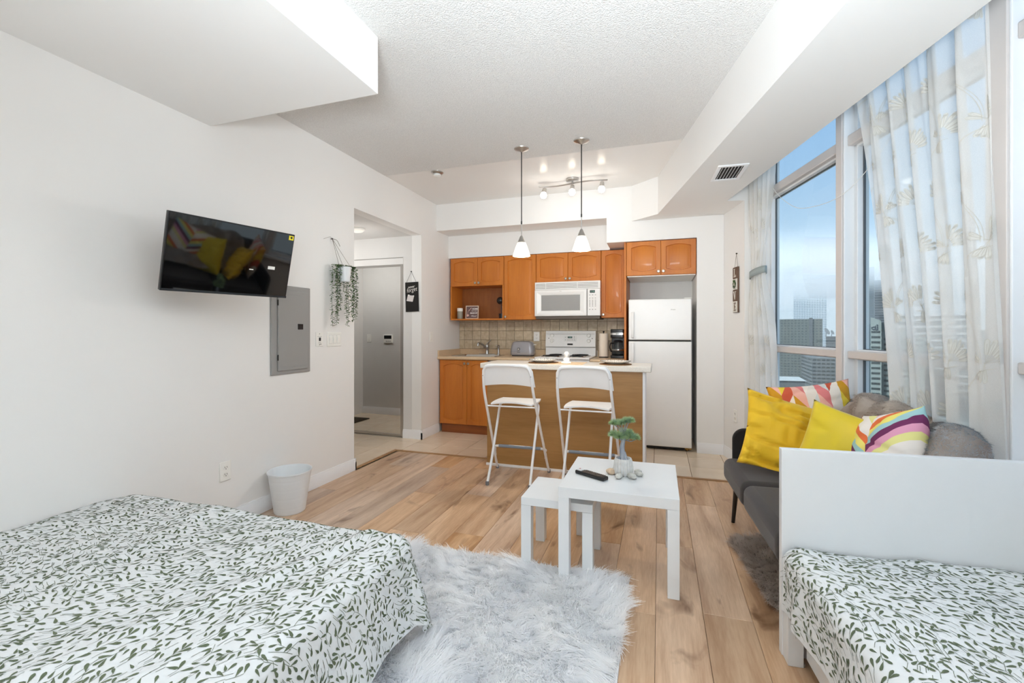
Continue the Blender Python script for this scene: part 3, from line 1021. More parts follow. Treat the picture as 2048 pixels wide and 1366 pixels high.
r_ = empty('kitchen_faucet', (-2.08, 5.345, CT1), 0, 'chrome kitchen faucet with a lever behind the sink', 'faucet')
m_ = MB(); m_.prism(rrect(0.11, 0.028, 0.026), 0.0003, 0.012); m_.build('base_plate', chrome_m, r_, bevel=0.003)
m_ = MB(); m_.lathe([(0.026, 0.01), (0.023, 0.03), (0.022, 0.085), (0.026, 0.095), (0.024, 0.125), (0.012, 0.14), (0, 0.142)], n=20); m_.build('body', chrome_m, r_)
m_ = MB(); m_.tube(smooth_path([(0, -0.01, 0.07), (-0.03, -0.07, 0.13), (-0.05, -0.12, 0.15), (-0.06, -0.15, 0.145), (-0.062, -0.155, 0.115)]), 0.0125, 12); m_.build('spout', chrome_m, r_)
m_ = MB(); m_.tube([(0.0, 0, 0.135), (0.03, -0.01, 0.165), (0.065, -0.02, 0.190)], [0.011, 0.008, 0.006], 10); m_.build('lever', chrome_m, r_)
m_ = MB(); m_.lathe([(0.02, 0.0), (0.018, 0.012), (0.013, 0.02), (0.012, 0.085), (0.016, 0.1), (0.017, 0.115), (0.008, 0.125), (0, 0.126)], (0.155, 0, 0.0003), 18)
m_.tube([(0.155, 0.0, 0.11), (0.14, -0.03, 0.118)], [0.012, 0.010], 10)
m_.build('side_sprayer', chrome_m, r_)

# wall tiles
r_ = None
m_ = MB(); m_.box(XL + 0.0005, -0.346, YB - 0.005, YB - 0.0002, 0.972, 1.36)
bs = struct(m_.build('wall_tiling', splash_grout_m, smooth=0))
TS = 0.1155
tmesh = {}
for j in range(4):
    z0 = 0.974 + TS * j; z1 = min(z0 + TS, 1.358)
    x = -2.51 - 0.04
    while x < -0.346:
        x0, x1 = max(x, XL + 0.001), min(x + TS, -0.346)
        if x1 - x0 > 0.015 and z1 - z0 > 0.01:
            key = (round(x1 - x0, 3), round(z1 - z0, 3))
            if key not in tmesh:
                m2 = MB(); m2.box(0.0022, x1 - x0 - 0.0022, -0.007, 0.0, 0.0022, z1 - z0 - 0.0022)
                o = m2.build('tile', splash_m, bs, bevel=0.002, smooth=0)
                tmesh[key] = o.data
            else:
                o = bpy.data.objects.new('tile', tmesh[key]); col.objects.link(o); o.parent = bs
                bv = o.modifiers.new('bevel', 'BEVEL'); bv.width = 0.002; bv.segments = 2
            o.location = (x0, YB - 0.005 - rnd.random() * 0.0012, z0)
        x += TS

# ---- stove
r_ = empty('electric_stove', (-1.01, 5.10, 0), 0, 'white electric stove with coil burners and a raised back panel', 'stove')
hw = 0.302
m_ = MB(); m_.box(-hw, hw, -0.25, 0.30, 0.05, 0.895); m_.box(-hw + 0.02, hw - 0.02, -0.22, 0.28, 0.0, 0.05); m_.build('body', appliance_m, r_, bevel=0.004)
m_ = MB(); m_.box(-hw - 0.002, hw + 0.002, -0.275, 0.235, 0.896, 0.915); m_.build('cooktop', appliance_m, r_, bevel=0.005)
m_ = MB(); m_.box(-hw + 0.01, hw - 0.01, -0.275, -0.252, 0.20, 0.80); dd = m_.build('oven_door', appliance_m, r_, bevel=0.006)
m_ = MB(); m_.box(-0.18, 0.18, -0.277, -0.2755, 0.35, 0.62); m_.build('oven_window', black_m, dd)
m_ = MB(); m_.tube([(-0.24, -0.275, 0.74), (-0.24, -0.31, 0.74), (0.24, -0.31, 0.74), (0.24, -0.275, 0.74)], 0.01, 10); m_.build('oven_handle', appliance_m, dd)
m_ = MB(); m_.prism([(0.335, 0.90), (0.235, 0.90), (0.235, 1.01), (0.222, 1.015), (0.245, 1.198), (0.252, 1.206), (0.335, 1.206)], -hw, hw, 'X')
bgd = m_.build('back_panel', appliance_m, r_, bevel=0.003)
m_ = MB(); m_.box(-hw + 0.012, hw - 0.012, 0.2275, 0.2305, 1.168, 1.1705); m_.box(-hw + 0.004, hw - 0.004, 0.218, 0.236, 1.010, 1.0125); m_.build('seam', grey_metal_m, bgd)
for (bx, by, br) in ((-0.145, -0.12, 0.10), (0.145, -0.12, 0.078), (-0.145, 0.12, 0.078), (0.145, 0.12, 0.10)):
    m_ = MB(); m_.lathe([(br + 0.016, 0.9155), (br + 0.014, 0.921), (br, 0.918), (0.02, 0.9162), (0, 0.9162)], (bx, by, 0), 28)
    pan = m_.build('drip_pan', steel_m, r_)
    m_ = MB()
    sp = []
    for k in range(70):
        a = k / 69 * 2 * PI * 3.6; rr = 0.018 + (br - 0.018) * k / 69
        sp.append((bx + rr * math.cos(a), by + rr * math.sin(a), 0.926))
    m_.tube(sp, 0.0055, 6); m_.build('coil_burner', black_m, pan)
# tilted face helper: y at height z on the back panel
def byz(z): return 0.222 + (z - 1.015) / (1.198 - 1.015) * 0.023
tilt = math.atan2(0.023, 0.183)
for (kx, kz) in ((-0.222, 1.148), (-0.222, 1.085), (0.222, 1.148), (0.222, 1.085)):
    m_ = MB(); m_.lathe([(0.022, 0.002), (0.022, -0.006), (0.016, -0.010), (0.015, -0.022), (0, -0.023)], (kx, byz(kz), kz), 20, 'Y')
    k_ = m_.build('knob', plastic_m, bgd)
    m_ = MB(); m_.box(kx - 0.003, kx + 0.003, byz(kz) - 0.03, byz(kz) - 0.018, kz - 0.016, kz + 0.016); m_.build('pointer', appliance_m, k_)
    m_ = MB(); m_.lathe([(0.0245, 0.0005), (0.0245, -0.0012)], (kx, byz(kz), kz), 24, 'Y'); m_.build('dial_ring', grey_metal_m, k_)
rx = PI / 2 - tilt
m_ = MB(); m_.obox((-0.075, byz(1.078) - 0.0015, 1.078), (0.15, 0, 0), (0, 0.001, 0), (0, 0.0085, 0.068)); m_.build('control_pad', mat('pad_white', (222, 221, 218), 0.3), bgd)
m_ = MB(); m_.obox((-0.03, byz(1.118) - 0.004, 1.118), (0.055, 0, 0), (0, 0.003, 0), (0, 0.0025, 0.020)); dsp = m_.build('clock_display', black_m, bgd)
led_m = mat('led_green', (90, 120, 110), 0.4, emit=(140, 190, 170), estr=0.6)
text('clock_digits', '12:30', 0.017, (-0.0025, byz(1.128) - 0.0046, 1.128), (rx, 0, 0), led_m, bgd)
m_ = MB()
for kx, kz in ((-0.055, 1.128), (0.05, 1.136), (0.05, 1.122), (-0.055, 1.098), (-0.028, 1.098), (-0.01, 1.098), (0.01, 1.098), (0.028, 1.098), (0.052, 1.098)):
    m_.lathe([(0.0048, 0.0), (0.0048, -0.004)], (kx, byz(kz), kz), 10, 'Y')
m_.build('buttons', grey_metal_m, bgd)
m_ = MB(); m_.box(-0.033, 0.033, byz(1.045) - 0.003, byz(1.045) + 0.002, 1.036, 1.054); m_.build('badge', dark_m, bgd)
m_ = MB()
for kx in (-0.262, 0.262):
    m_.lathe([(0.005, 0.0), (0.005, -0.003)], (kx, byz(1.115), 1.115), 10, 'Y')
m_.build('indicator_lamp', dark_m, bgd)

# ---- microwave
r_ = empty('microwave', (-0.995, 5.055, 1.375), 0, 'white over-the-range microwave with a grey window', 'microwave')
hw = 0.376
m_ = MB(); m_.box(-hw, hw, 0.012, 0.392, 0.0, 0.39); m_.build('body', appliance_m, r_, bevel=0.004)
m_ = MB(); m_.box(-hw + 0.01, hw - 0.004, 0.0, 0.36, -0.035, 0.0); m_.build('underside', mat('vent_dark', (92, 82, 72), 0.5), r_, bevel=0.004)
# vent louvres on top
m_ = MB(); m_.box(-hw, hw, -0.004, 0.012, 0.303, 0.392); gr = m_.build('vent_grille', appliance_m, r_, bevel=0.004)
for k in range(4):
    z = 0.318 + k * 0.0165
    for (a, b) in ((-0.365, -0.25), (-0.242, 0.116), (0.124, 0.352)):
        m_ = MB(); m_.box(a, b, -0.0062, -0.0035, z, z + 0.006); m_.build('louvre', mat('louvre_shade_key_grey', (140, 138, 134), 0.6) if 'louvre_shade_key_grey' not in MATS else MATS['louvre_shade_key_grey'], gr)  # louvre shade painted as grey strips; middle keys share the grey
# door with bevelled window frame
m_ = MB()
x0, x1, z0, z1 = -hw, 0.228, 0.0, 0.300
lp = []
for (mg, zz, y) in ((0.0, 0.0, 0.012), (0.0, 0.0, -0.010), (0.006, 0.006, -0.016), (0.03, 0.028, -0.020), (0.072, 0.055, -0.010), (0.080, 0.062, -0.004)):
    lp.append([(x0 + mg, y, z0 + zz), (x1 - mg, y, z0 + zz), (x1 - mg, y, z1 - zz), (x0 + mg, y, z1 - zz)])
vs = [p for l in lp for p in l]; fs = [(3, 2, 1, 0)]
for i in range(len(lp) - 1):
    for k in range(4): fs.append((i * 4 + k, i * 4 + (k + 1) % 4, (i + 1) * 4 + (k + 1) % 4, (i + 1) * 4 + k))
fs.append(tuple(20 + k for k in range(4)))
m_.add(vs, fs); dr = m_.build('door', appliance_m, r_, smooth=20)
m_ = MB(); m_.box(x0 + 0.078, x1 - 0.078, -0.0055, -0.0035, 0.062, 0.238); m_.build('window', mat('micro_window', (152, 151, 149), 0.25), dr)
m_ = MB(); m_.box(0.2285, 0.2325, -0.014, 0.012, 0.003, 0.300); m_.build('door_gap', MATS['dark_gap'], r_)
m_ = MB(); m_.box(0.233, hw, -0.014, 0.012, 0.0, 0.300); cp = m_.build('control_panel', appliance_m, r_, bevel=0.004)
m_ = MB(); m_.box(0.262, 0.318, -0.0158, -0.013, 0.255, 0.284); m_.build('clock_display', black_m, cp)
text('clock_digits', '12:30', 0.02, (0.29, -0.0162, 0.269), (PI / 2, 0, 0), led_m, cp)
for j, z in enumerate((0.232, 0.196, 0.172, 0.156, 0.140, 0.124, 0.108, 0.070)):
    for k in range(3):
        m_ = MB(); m_.box(0.255 + k * 0.031, 0.268 + k * 0.031, -0.0155, -0.0138, z - 0.004, z + 0.003)
        m_.build('key', MATS['grey_enamel'] if k != 1 else MATS['louvre_shade_key_grey'], cp)
m_ = MB(); m_.prism([(-0.07 + 0.015 * math.cos(a), 0.279 + 0.0045 * math.sin(a)) for a in [2 * PI * k / 16 for k in range(16)]], -0.0185, -0.0155, 'Y')
m_.build('logo', MATS['grey_enamel'], dr)

# ---- refrigerator
r_ = empty('refrigerator', (0.005, 4.80, 0), 0, 'white top-freezer refrigerator in the wall niche', 'refrigerator')
hw = 0.304
m_ = MB(); m_.box(-hw + 0.006, hw - 0.006, 0.065, 0.62, 0.03, 1.515)
for fx in (-0.25, 0.25): m_.box(fx - 0.02, fx + 0.02, 0.08, 0.12, 0.0, 0.03); m_.box(fx - 0.02, fx + 0.02, 0.55, 0.6, 0.0, 0.03)
m_.build('body', appliance_m, r_, bevel=0.004)
m_ = MB(); m_.box(-hw, hw, 0.0, 0.058, 1.112, 1.528); fd = m_.build('freezer_door', appliance_m, r_, bevel=0.010, seg=4)
m_ = MB(); m_.box(-hw, hw, 0.0, 0.058, 0.035, 1.098); rd = m_.build('refrigerator_door', appliance_m, r_, bevel=0.010, seg=4)
m_ = MB(); m_.box(-hw + 0.008, hw - 0.008, 0.012, 0.064, 1.0985, 1.1115); m_.build('door_gap', MATS['dark_gap'], r_)
m_ = MB(); m_.box(-hw + 0.01, hw - 0.02, 0.02, 0.066, 0.012, 0.034); m_.build('kick_grille', MATS['dark_gap'], r_)
for (z0, z1, pr) in ((1.13, 1.40, fd), (0.83, 1.085, rd)):
    m_ = MB()
    pth = [(-0.262, 0.002, z0), (-0.262, -0.03, z0 + 0.02), (-0.262, -0.036, (z0 + z1) / 2), (-0.262, -0.03, z1 - 0.02), (-0.262, 0.002, z1)]
    for k in range(len(pth) - 1):
        pass
    m_.prism([(0.001, z0), (-0.022, z0 + 0.004), (-0.030, z0 + 0.03), (-0.030, z1 - 0.03), (-0.022, z1 - 0.004), (0.001, z1), (-0.012, z1 - 0.03), (-0.014, z0 + 0.03)][::-1], -0.276, -0.250, 'X')
    m_.build('handle', appliance_m, pr, bevel=0.004)
m_ = MB(); m_.prism([(0.128 + 0.028 * math.cos(a), 1.420 + 0.008 * math.sin(a)) for a in [2 * PI * k / 20 for k in range(20)]], -0.0015, 0.0005, 'Y'); lg = m_.build('logo_plate', plastic_m, fd)
text('logo_text', 'Amana', 0.016, (0.128, -0.002, 1.420), (PI / 2, 0, 0), mat('logo_grey', (110, 110, 112), 0.4), fd, shear=0.3)
for (z, pr) in ((1.345, fd), (1.145, fd), (1.045, rd), (0.835, rd)):
    m_ = MB(); m_.lathe([(0.006, 0.0005), (0.006, -0.0015), (0, -0.002)], (0.252, 0, z), 12, 'Y'); m_.build('screw_cap', plastic_m, pr)
m_ = MB(); m_.box(0.235, 0.30, 0.0, 0.06, 1.528, 1.536); m_.build('hinge_cover', plastic_m, r_, bevel=0.002)
m_ = MB(); m_.lathe([(0.010, 0.0), (0.010, 0.014)], (0.262, 0.02, 0.012), 12, 'Z'); m_.box(0.24, 0.30, 0.005, 0.05, 0.024, 0.033); m_.build('bottom_hinge', MATS['brass'], r_)

# ---- island
r_ = empty('kitchen_island', (-0.79, 3.79, 0), 0, 'breakfast island with a tan wood front and pale speckled top', 'kitchen island')
m_ = MB(); m_.box(-0.685, 0.680, 0.01, 0.37, 0.0, 0.872); m_.build('body', island_m, r_, bevel=0.001)
m_ = MB(); m_.box(0.664, 0.684, 0.0, 0.375, 0.0, 0.872); m_.build('side_panel', trim_m, r_, bevel=0.001)
m_ = MB(); m_.box(-0.685, 0.662, 0.002, 0.012, 0.0, 0.872); m_.build('front_panel', island_m, r_, bevel=0.001)
m_ = MB(); m_.box(-0.69, 0.66, -0.014, 0.001, 0.0, 0.020); m_.build('base_strip', trim_m, r_, bevel=0.002)
m_ = MB(); m_.box(-0.735, 0.732, -0.045, 0.40, 0.872, 0.917); m_.build('counter_slab', quartz_m, r_, bevel=0.006)

ISZ = 0.917
woven_m = mat('woven_mat', (150, 112, 74), 0.8, vary=0.8, scale=120, color2=(112, 80, 50), bump=0.3, bscale=200)
plate_m = mat('plate_glaze', (228, 224, 214), 0.25)
check_m = mat('plate_dots', (70, 72, 74), 0.35)


def place_setting(x, y, label, with_side=False):
    r = empty('table_mat', (x, y, ISZ), 0, 'round brown woven mat under the ' + label + ' plate on the island', 'placemat', 'round mats on the island')
    m_ = MB(); m_.lathe([(0.135, 0.0002), (0.137, 0.004), (0.133, 0.007), (0, 0.007)], n=40); m_.build('mat', woven_m, r)
    p = empty('dinner_plate', (x, y, ISZ + 0.0072), 0, 'cream plate with a dark dotted rim on the island, the ' + label + ' one', 'plate', 'patterned plates on the island')
    m_ = MB(); m_.lathe([(0.07, 0.0002), (0.075, 0.003), (0.12, 0.018), (0.128, 0.021), (0.126, 0.024), (0.118, 0.0215), (0.078, 0.008), (0, 0.006)], n=48); m_.build('dish', plate_m, p)
    m_ = MB()
    for k in range(44):
        a = 2 * PI * k / 44
        for rr, zz in ((0.1265, 0.0235), (0.112, 0.0195)):
            if rr < 0.12 and k % 2: continue
            c, s = math.cos(a), math.sin(a)
            m_.obox((rr * c - 0.004 * c, rr * s - 0.004 * s, zz - 0.001), (0.007 * c, 0.007 * s, 0.001), (-0.006 * s, 0.006 * c, 0), (0, 0, 0.0022))
    m_.build('rim_pattern', check_m, p)


place_setting(-0.99, 3.94, 'left')
place_setting(-0.355, 3.94, 'right')
for k, (cx, cy, lab) in enumerate(((-1.03, 3.93, 'left'), (-0.50, 3.90, 'right'))):
    pass
m_ = MB(); m_.box(-0.92, -0.62, 3.80, 4.10, ISZ + 0.0003, ISZ + 0.0022)
tag(m_.build('table_cloth', mat('patterned_linen', (226, 206, 176), 0.9, vary=0.9, scale=26, color2=(206, 168, 122))), 'small square cream patterned cloth in the middle of the island', 'cloth')

# figurine
r_ = empty('figurine', (-0.765, 3.87, ISZ + 0.0023), 0, 'small white seated figurine with curly hair on the island', 'figurine')
fig_m = mat('figurine_white', (242, 240, 236), 0.5)
m_ = MB()
m_.lathe([(0.0, 0.0), (0.03, 0.0), (0.034, 0.008), (0.026, 0.022), (0.018, 0.04), (0.016, 0.052), (0.008, 0.058), (0, 0.06)], n=20)
for sx in (-1, 1):
    m_.tube([(sx * 0.014, 0, 0.05), (sx * 0.024, -0.006, 0.034), (sx * 0.012, -0.022, 0.026)], [0.007, 0.006, 0.005], 8)
    m_.tube([(sx * 0.012, 0.0, 0.014), (sx * 0.034, -0.016, 0.011), (sx * 0.004, -0.032, 0.008)], [0.012, 0.010, 0.007], 8)
m_.build('body', fig_m, r_)
m_ = MB(); m_.lathe([(0, 0.056), (0.012, 0.060), (0.018, 0.072), (0.018, 0.084), (0.012, 0.096), (0, 0.10)], n=18)
m_.lathe([(0, 0), (0.003, 0.002), (0.002, 0.006), (0, 0.008)], (0, -0.019, 0.074), 8)
m_.build('head', fig_m, r_)
m_ = MB()
for k in range(26):
    a = k * 2.4; zz = 0.082 + 0.022 * (k / 26); rr = 0.019 * math.sqrt(max(0.05, 1 - ((zz - 0.08) / 0.024) ** 2))
    c = (rr * math.cos(a), rr * math.sin(a) * 0.9 + 0.002, zz)
    m_.lathe([(0, -0.005), (0.0045, -0.002), (0.0045, 0.002), (0, 0.005)], c, 7)
m_.build('curls', fig_m, r_)

# ---- toaster, towel roll, coffee maker
r_ = empty('toaster', (-1.565, 5.22, CT1), 0, 'light grey rounded toaster on the worktop below the wall socket', 'toaster')
toast_m = mat('toaster_grey', (158, 157, 162), 0.3, 0.3)
m_ = MB()
lps = []
for (z, sx, sy) in ((0.012, 0.138, 0.078), (0.03, 0.143, 0.083), (0.06, 0.143, 0.083), (0.12, 0.135, 0.078), (0.155, 0.125, 0.070), (0.172, 0.112, 0.06), (0.178, 0.095, 0.05)):
    lps.append([(a, b, z) for a, b in rrect(sx, sy, 0.045, 5)])
n = len(lps[0]); vs = [p for l in lps for p in l]; fs = [tuple(reversed(range(n))), tuple((len(lps) - 1) * n + k for k in range(n))]
for i in range(len(lps) - 1):
    for k in range(n): fs.append((i * n + k, i * n + (k + 1) % n, (i + 1) * n + (k + 1) % n, (i + 1) * n + k))
m_.add(vs, fs); m_.build('shell', toast_m, r_)
m_ = MB(); m_.prism(rrect(0.144, 0.084, 0.045, 5), 0.034, 0.040); m_.build('chrome_band', chrome_m, r_)
m_ = MB(); m_.prism(rrect(0.13, 0.07, 0.04, 5), 0.0, 0.014); m_.build('base', dark_m, r_)
m_ = MB(); m_.lathe([(0.018, -0.082), (0.018, -0.088), (0.013, -0.094), (0.012, -0.104), (0, -0.105)], (-0.03, 0, 0.085), 20, 'Y'); m_.build('knob', chrome_m, r_)
m_ = MB(); m_.box(0.135, 0.165, -0.012, 0.012, 0.135, 0.143); m_.box(0.13, 0.136, -0.003, 0.003, 0.06, 0.145); m_.build('lever', plastic_m, r_, bevel=0.003)
m_ = MB(); m_.box(-0.085, 0.085, -0.032, -0.012, 0.1775, 0.1795); m_.box(-0.085, 0.085, 0.012, 0.032, 0.1775, 0.1795); m_.build('slots', dark_m, r_)
m_ = MB(); m_.box(-0.05, -0.012, -0.0845, -0.0825, 0.048, 0.053); m_.build('badge', dark_m, r_)

r_ = empty('paper_towel_holder', (-0.60, 5.20, CT1), 0, 'white paper towel roll standing between the stove and coffee maker', 'paper towels')
m_ = MB(); m_.lathe([(0.055, 0), (0.055, 0.006), (0.01, 0.010), (0.006, 0.012), (0.006, 0.285), (0.011, 0.292), (0.008, 0.302), (0, 0.304)], n=24); m_.build('stand', black_m, r_)
m_ = MB(); m_.lathe([(0.02, 0.274), (0.02, 0.012), (0.049, 0.012), (0.050, 0.02), (0.050, 0.268), (0.049, 0.274), (0.02, 0.274)], n=32); m_.build('roll', mat('paper_white', (232, 220, 204), 0.9, bump=0.15, bscale=90), r_)

r_ = empty('coffee_maker', (-0.433, 5.17, CT1), 0, 'black drip coffee maker with a glass pot at the right end of the worktop', 'coffee maker')
m_ = MB(); m_.prism(rrect(0.078, 0.10, 0.02), 0.0, 0.032); m_.build('base', black_m, r_, bevel=0.004)
m_ = MB(); m_.box(-0.078, 0.078, 0.03, 0.098, 0.032, 0.235); m_.build('column', black_m, r_, bevel=0.006)
m_ = MB(); m_.prism(rrect(0.080, 0.10, 0.03), 0.225, 0.322); m_.build('brew_head', black_m, r_, bevel=0.008)
m_ = MB(); m_.prism(rrect(0.0812, 0.1012, 0.03), 0.258, 0.282); bnd = m_.build('silver_band', chrome_m, r_)
m_ = MB(); m_.box(-0.02, 0.02, -0.1025, -0.1005, 0.266, 0.274); m_.build('badge', dark_m, bnd)
m_ = MB(); m_.lathe([(0.0, 0.036), (0.05, 0.036), (0.064, 0.06), (0.066, 0.10), (0.055, 0.14), (0.047, 0.165), (0.050, 0.175)], (0, -0.03, 0), 26); cf = m_.build('glass_pot', clear_m, r_)
m_ = MB(); m_.lathe([(0.0, 0.176), (0.05, 0.176), (0.052, 0.19), (0.03, 0.2), (0, 0.2)], (0, -0.03, 0), 24); m_.build('pot_lid', black_m, cf)
m_ = MB(); m_.lathe([(0.0665, 0.085), (0.0675, 0.088), (0.0665, 0.098)], (0, -0.03, 0), 26); m_.build('pot_band', chrome_m, cf)
m_ = MB(); m_.tube(smooth_path([(-0.05, -0.055, 0.165), (-0.075, -0.085, 0.165), (-0.085, -0.095, 0.12), (-0.07, -0.08, 0.07)]), 0.007, 8); m_.build('pot_handle', black_m, cf)

# ---- items on the open shelf (top of shelf board z = 1.356)
SZ = 1.3565
r_ = empty('jar', (-2.395, 5.21, SZ), 0, 'frosted grey jar with a white lid at the left of the open shelf', 'jar')
m_ = MB(); m_.lathe([(0, 0), (0.034, 0), (0.036, 0.004), (0.036, 0.09), (0.033, 0.095), (0, 0.095)], n=28); m_.build('glass', mat('frosted_jar', (150, 146, 132), 0.3), r_)
m_ = MB(); m_.lathe([(0.0, 0.096), (0.037, 0.096), (0.037, 0.132), (0.035, 0.136), (0, 0.136)], n=28); m_.build('lid', plastic_m, r_)

r_ = empty('framed_sign', (-2.245, 5.24, SZ), 0, 'small square framed sign with white lettering on the open shelf', 'sign', rot=(math.radians(-6), 0, math.radians(4)))
m_ = MB(); m_.box(-0.078, 0.078, 0.0, 0.010, 0.0, 0.158); m_.build('board', mat('sign_brown', (118, 94, 92), 0.7, vary=0.6, scale=30, stretch=(1, 1, 8)), r_)
m_ = MB()
m_.box(-0.085, -0.076, -0.004, 0.014, 0, 0.168); m_.box(0.076, 0.085, -0.004, 0.014, 0, 0.168); m_.box(-0.076, 0.076, -0.004, 0.014, 0, 0.009); m_.box(-0.076, 0.076, -0.004, 0.014, 0.159, 0.168)
m_.build('frame', mat('pale_wood', (222, 204, 184), 0.6), r_, bevel=0.001)
ink_m = mat('white_ink', (240, 236, 232), 0.6)
sq = math.radians(90)
text('lettering', 'HOME', 0.026, (0.038, -0.0006, 0.126), (sq, 0, 0), ink_m, r_, bold=0.0006)
text('lettering', 'ISN\'T JUST', 0.016, (0.030, -0.0006, 0.101), (sq, 0, 0), ink_m, r_)
text('lettering', 'MADE OF', 0.024, (0.022, -0.0006, 0.073), (sq, 0, 0), ink_m, r_, bold=0.0008, width=0.9)
text('lettering', 'Wood', 0.026, (0.022, -0.0006, 0.036), (sq, 0, 0), ink_m, r_, shear=0.35)
m_ = MB()
for (cx, cz, rr) in ((-0.018, 0.132, 0.006), (-0.038, 0.112, 0.006), (-0.055, 0.045, 0.014)):
    m_.lathe([(rr, -0.0006), (rr, 0.0004)], (cx, 0, cz), 14, 'Y')
m_.tube(smooth_path([(-0.065, -0.001, 0.02), (-0.06, -0.001, 0.07), (-0.05, -0.001, 0.10), (-0.02, -0.001, 0.13), (-0.01, -0.001, 0.145)], 5), 0.0015, 5)
m_.build('flower_drawing', mat('blush_ink', (226, 190, 180), 0.6), r_)

r_ = empty('utensil_holder', (-1.83, 5.20, SZ), 0, 'black utensil cup with a black ladle at the right of the open shelf', 'utensil cup')
m_ = MB(); m_.lathe([(0, 0), (0.034, 0), (0.036, 0.06), (0.033, 0.06), (0.031, 0.006), (0, 0.006)], n=26); m_.build('cup', black_m, r_)
lad = empty('ladle', (-1.835, 5.198, SZ + 0.0065), 0, 'black round ladle standing in the utensil cup', 'ladle')
m_ = MB(); m_.tube([(0, 0, 0.0), (0.0, 0.006, 0.19)], 0.004, 8); m_.build('handle', black_m, lad)
m_ = MB(); m_.lathe([(0, -0.016), (0.02, -0.012), (0.038, 0.0), (0.044, 0.008), (0.036, 0.004), (0.02, -0.006), (0, -0.010)], (-0.02, 0.0, 0.215), 24, 'Y'); m_.build('bowl', black_m, lad)
r_ = empty('spice_tin', (-1.822, 5.275, SZ), 0, 'cream patterned tin behind the utensil cup on the open shelf', 'tin')
m_ = MB(); m_.lathe([(0, 0), (0.026, 0), (0.027, 0.002), (0.027, 0.135), (0.025, 0.14), (0, 0.14)], n=24); m_.build('can', mat('tin_cream', (222, 206, 186), 0.5, vary=0.9, scale=60, color2=(160, 134, 118)), r_)
m_ = MB(); m_.lathe([(0, 0.1402), (0.028, 0.1402), (0.028, 0.155), (0, 0.155)], n=24); m_.build('lid', chrome_m, r_)

# ---- pendant lamps
shade_m = mat('opal_shade', (255, 246, 226), 0.35, emit=(255, 240, 210), estr=1.25)


def pendant(x, y, zb, label):
    r = empty('pendant_lamp', (x, y, 2.698), 0, label, 'pendant lamp', 'pendant lamps over the island')
    L = 2.698 - zb
    m_ = MB(); m_.lathe([(0.062, 0), (0.060, -0.006), (0.04, -0.016), (0.014, -0.024), (0.008, -0.03), (0, -0.03)], n=32); m_.build('canopy', chrome_m, r)
    m_ = MB(); m_.tube([(0, 0, -0.028), (0, 0, -(L - 0.265))], 0.0042, 8); m_.build('cord', cord_m, r)
    m_ = MB(); m_.tube([(0, 0, -(L - 0.275)), (0, 0, -(L - 0.16))], 0.0042, 10); m_.build('stem', chrome_m, r)
    m_ = MB(); m_.tube([(0, 0, -(L - 0.285)), (0, 0, -(L - 0.26))], 0.006, 10); m_.build('cord_grip', black_m, r)
    zb_ = -L
    m_ = MB(); m_.lathe([(0.006, zb_ + 0.168), (0.012, zb_ + 0.160), (0.032, zb_ + 0.112), (0.034, zb_ + 0.108), (0.0, zb_ + 0.110)], n=28); m_.build('socket_cap', chrome_m, r)
    m_ = MB(); m_.lathe([(0.033, zb_ + 0.110), (0.048, zb_ + 0.075), (0.070, zb_ + 0.008), (0.072, zb_ + 0.001), (0.069, zb_), (0.066, zb_ + 0.008), (0.044, zb_ + 0.073), (0.029, zb_ + 0.108)], n=36); m_.build('shade', shade_m, r)
    m_ = MB(); m_.lathe([(0, zb_ + 0.02), (0.014, zb_ + 0.024), (0.019, zb_ + 0.04), (0.013, zb_ + 0.06), (0.010, zb_ + 0.09), (0, zb_ + 0.09)], n=18); m_.build('bulb', mat('bulb_glow', (255, 250, 240), 0.3, emit=(255, 238, 208), estr=5) if 'bulb_glow' not in MATS else MATS['bulb_glow'], r)
    d = bpy.data.lights.new('lamp_light', 'POINT'); d.energy = 10.0; d.color = (1, 0.96, 0.90); d.shadow_soft_size = 0.04
    o = bpy.data.objects.new('lamp_light', d); col.objects.link(o); o.parent = r; o.location = (0, 0, zb_ - 0.03); o.visible_glossy = False


pendant(-1.071, 3.53, 1.818, 'left pendant lamp with a white glass cone, hanging lower in view over the island')
pendant(-0.579, 3.53, 1.838, 'right pendant lamp with a white glass cone, nearer the refrigerator')

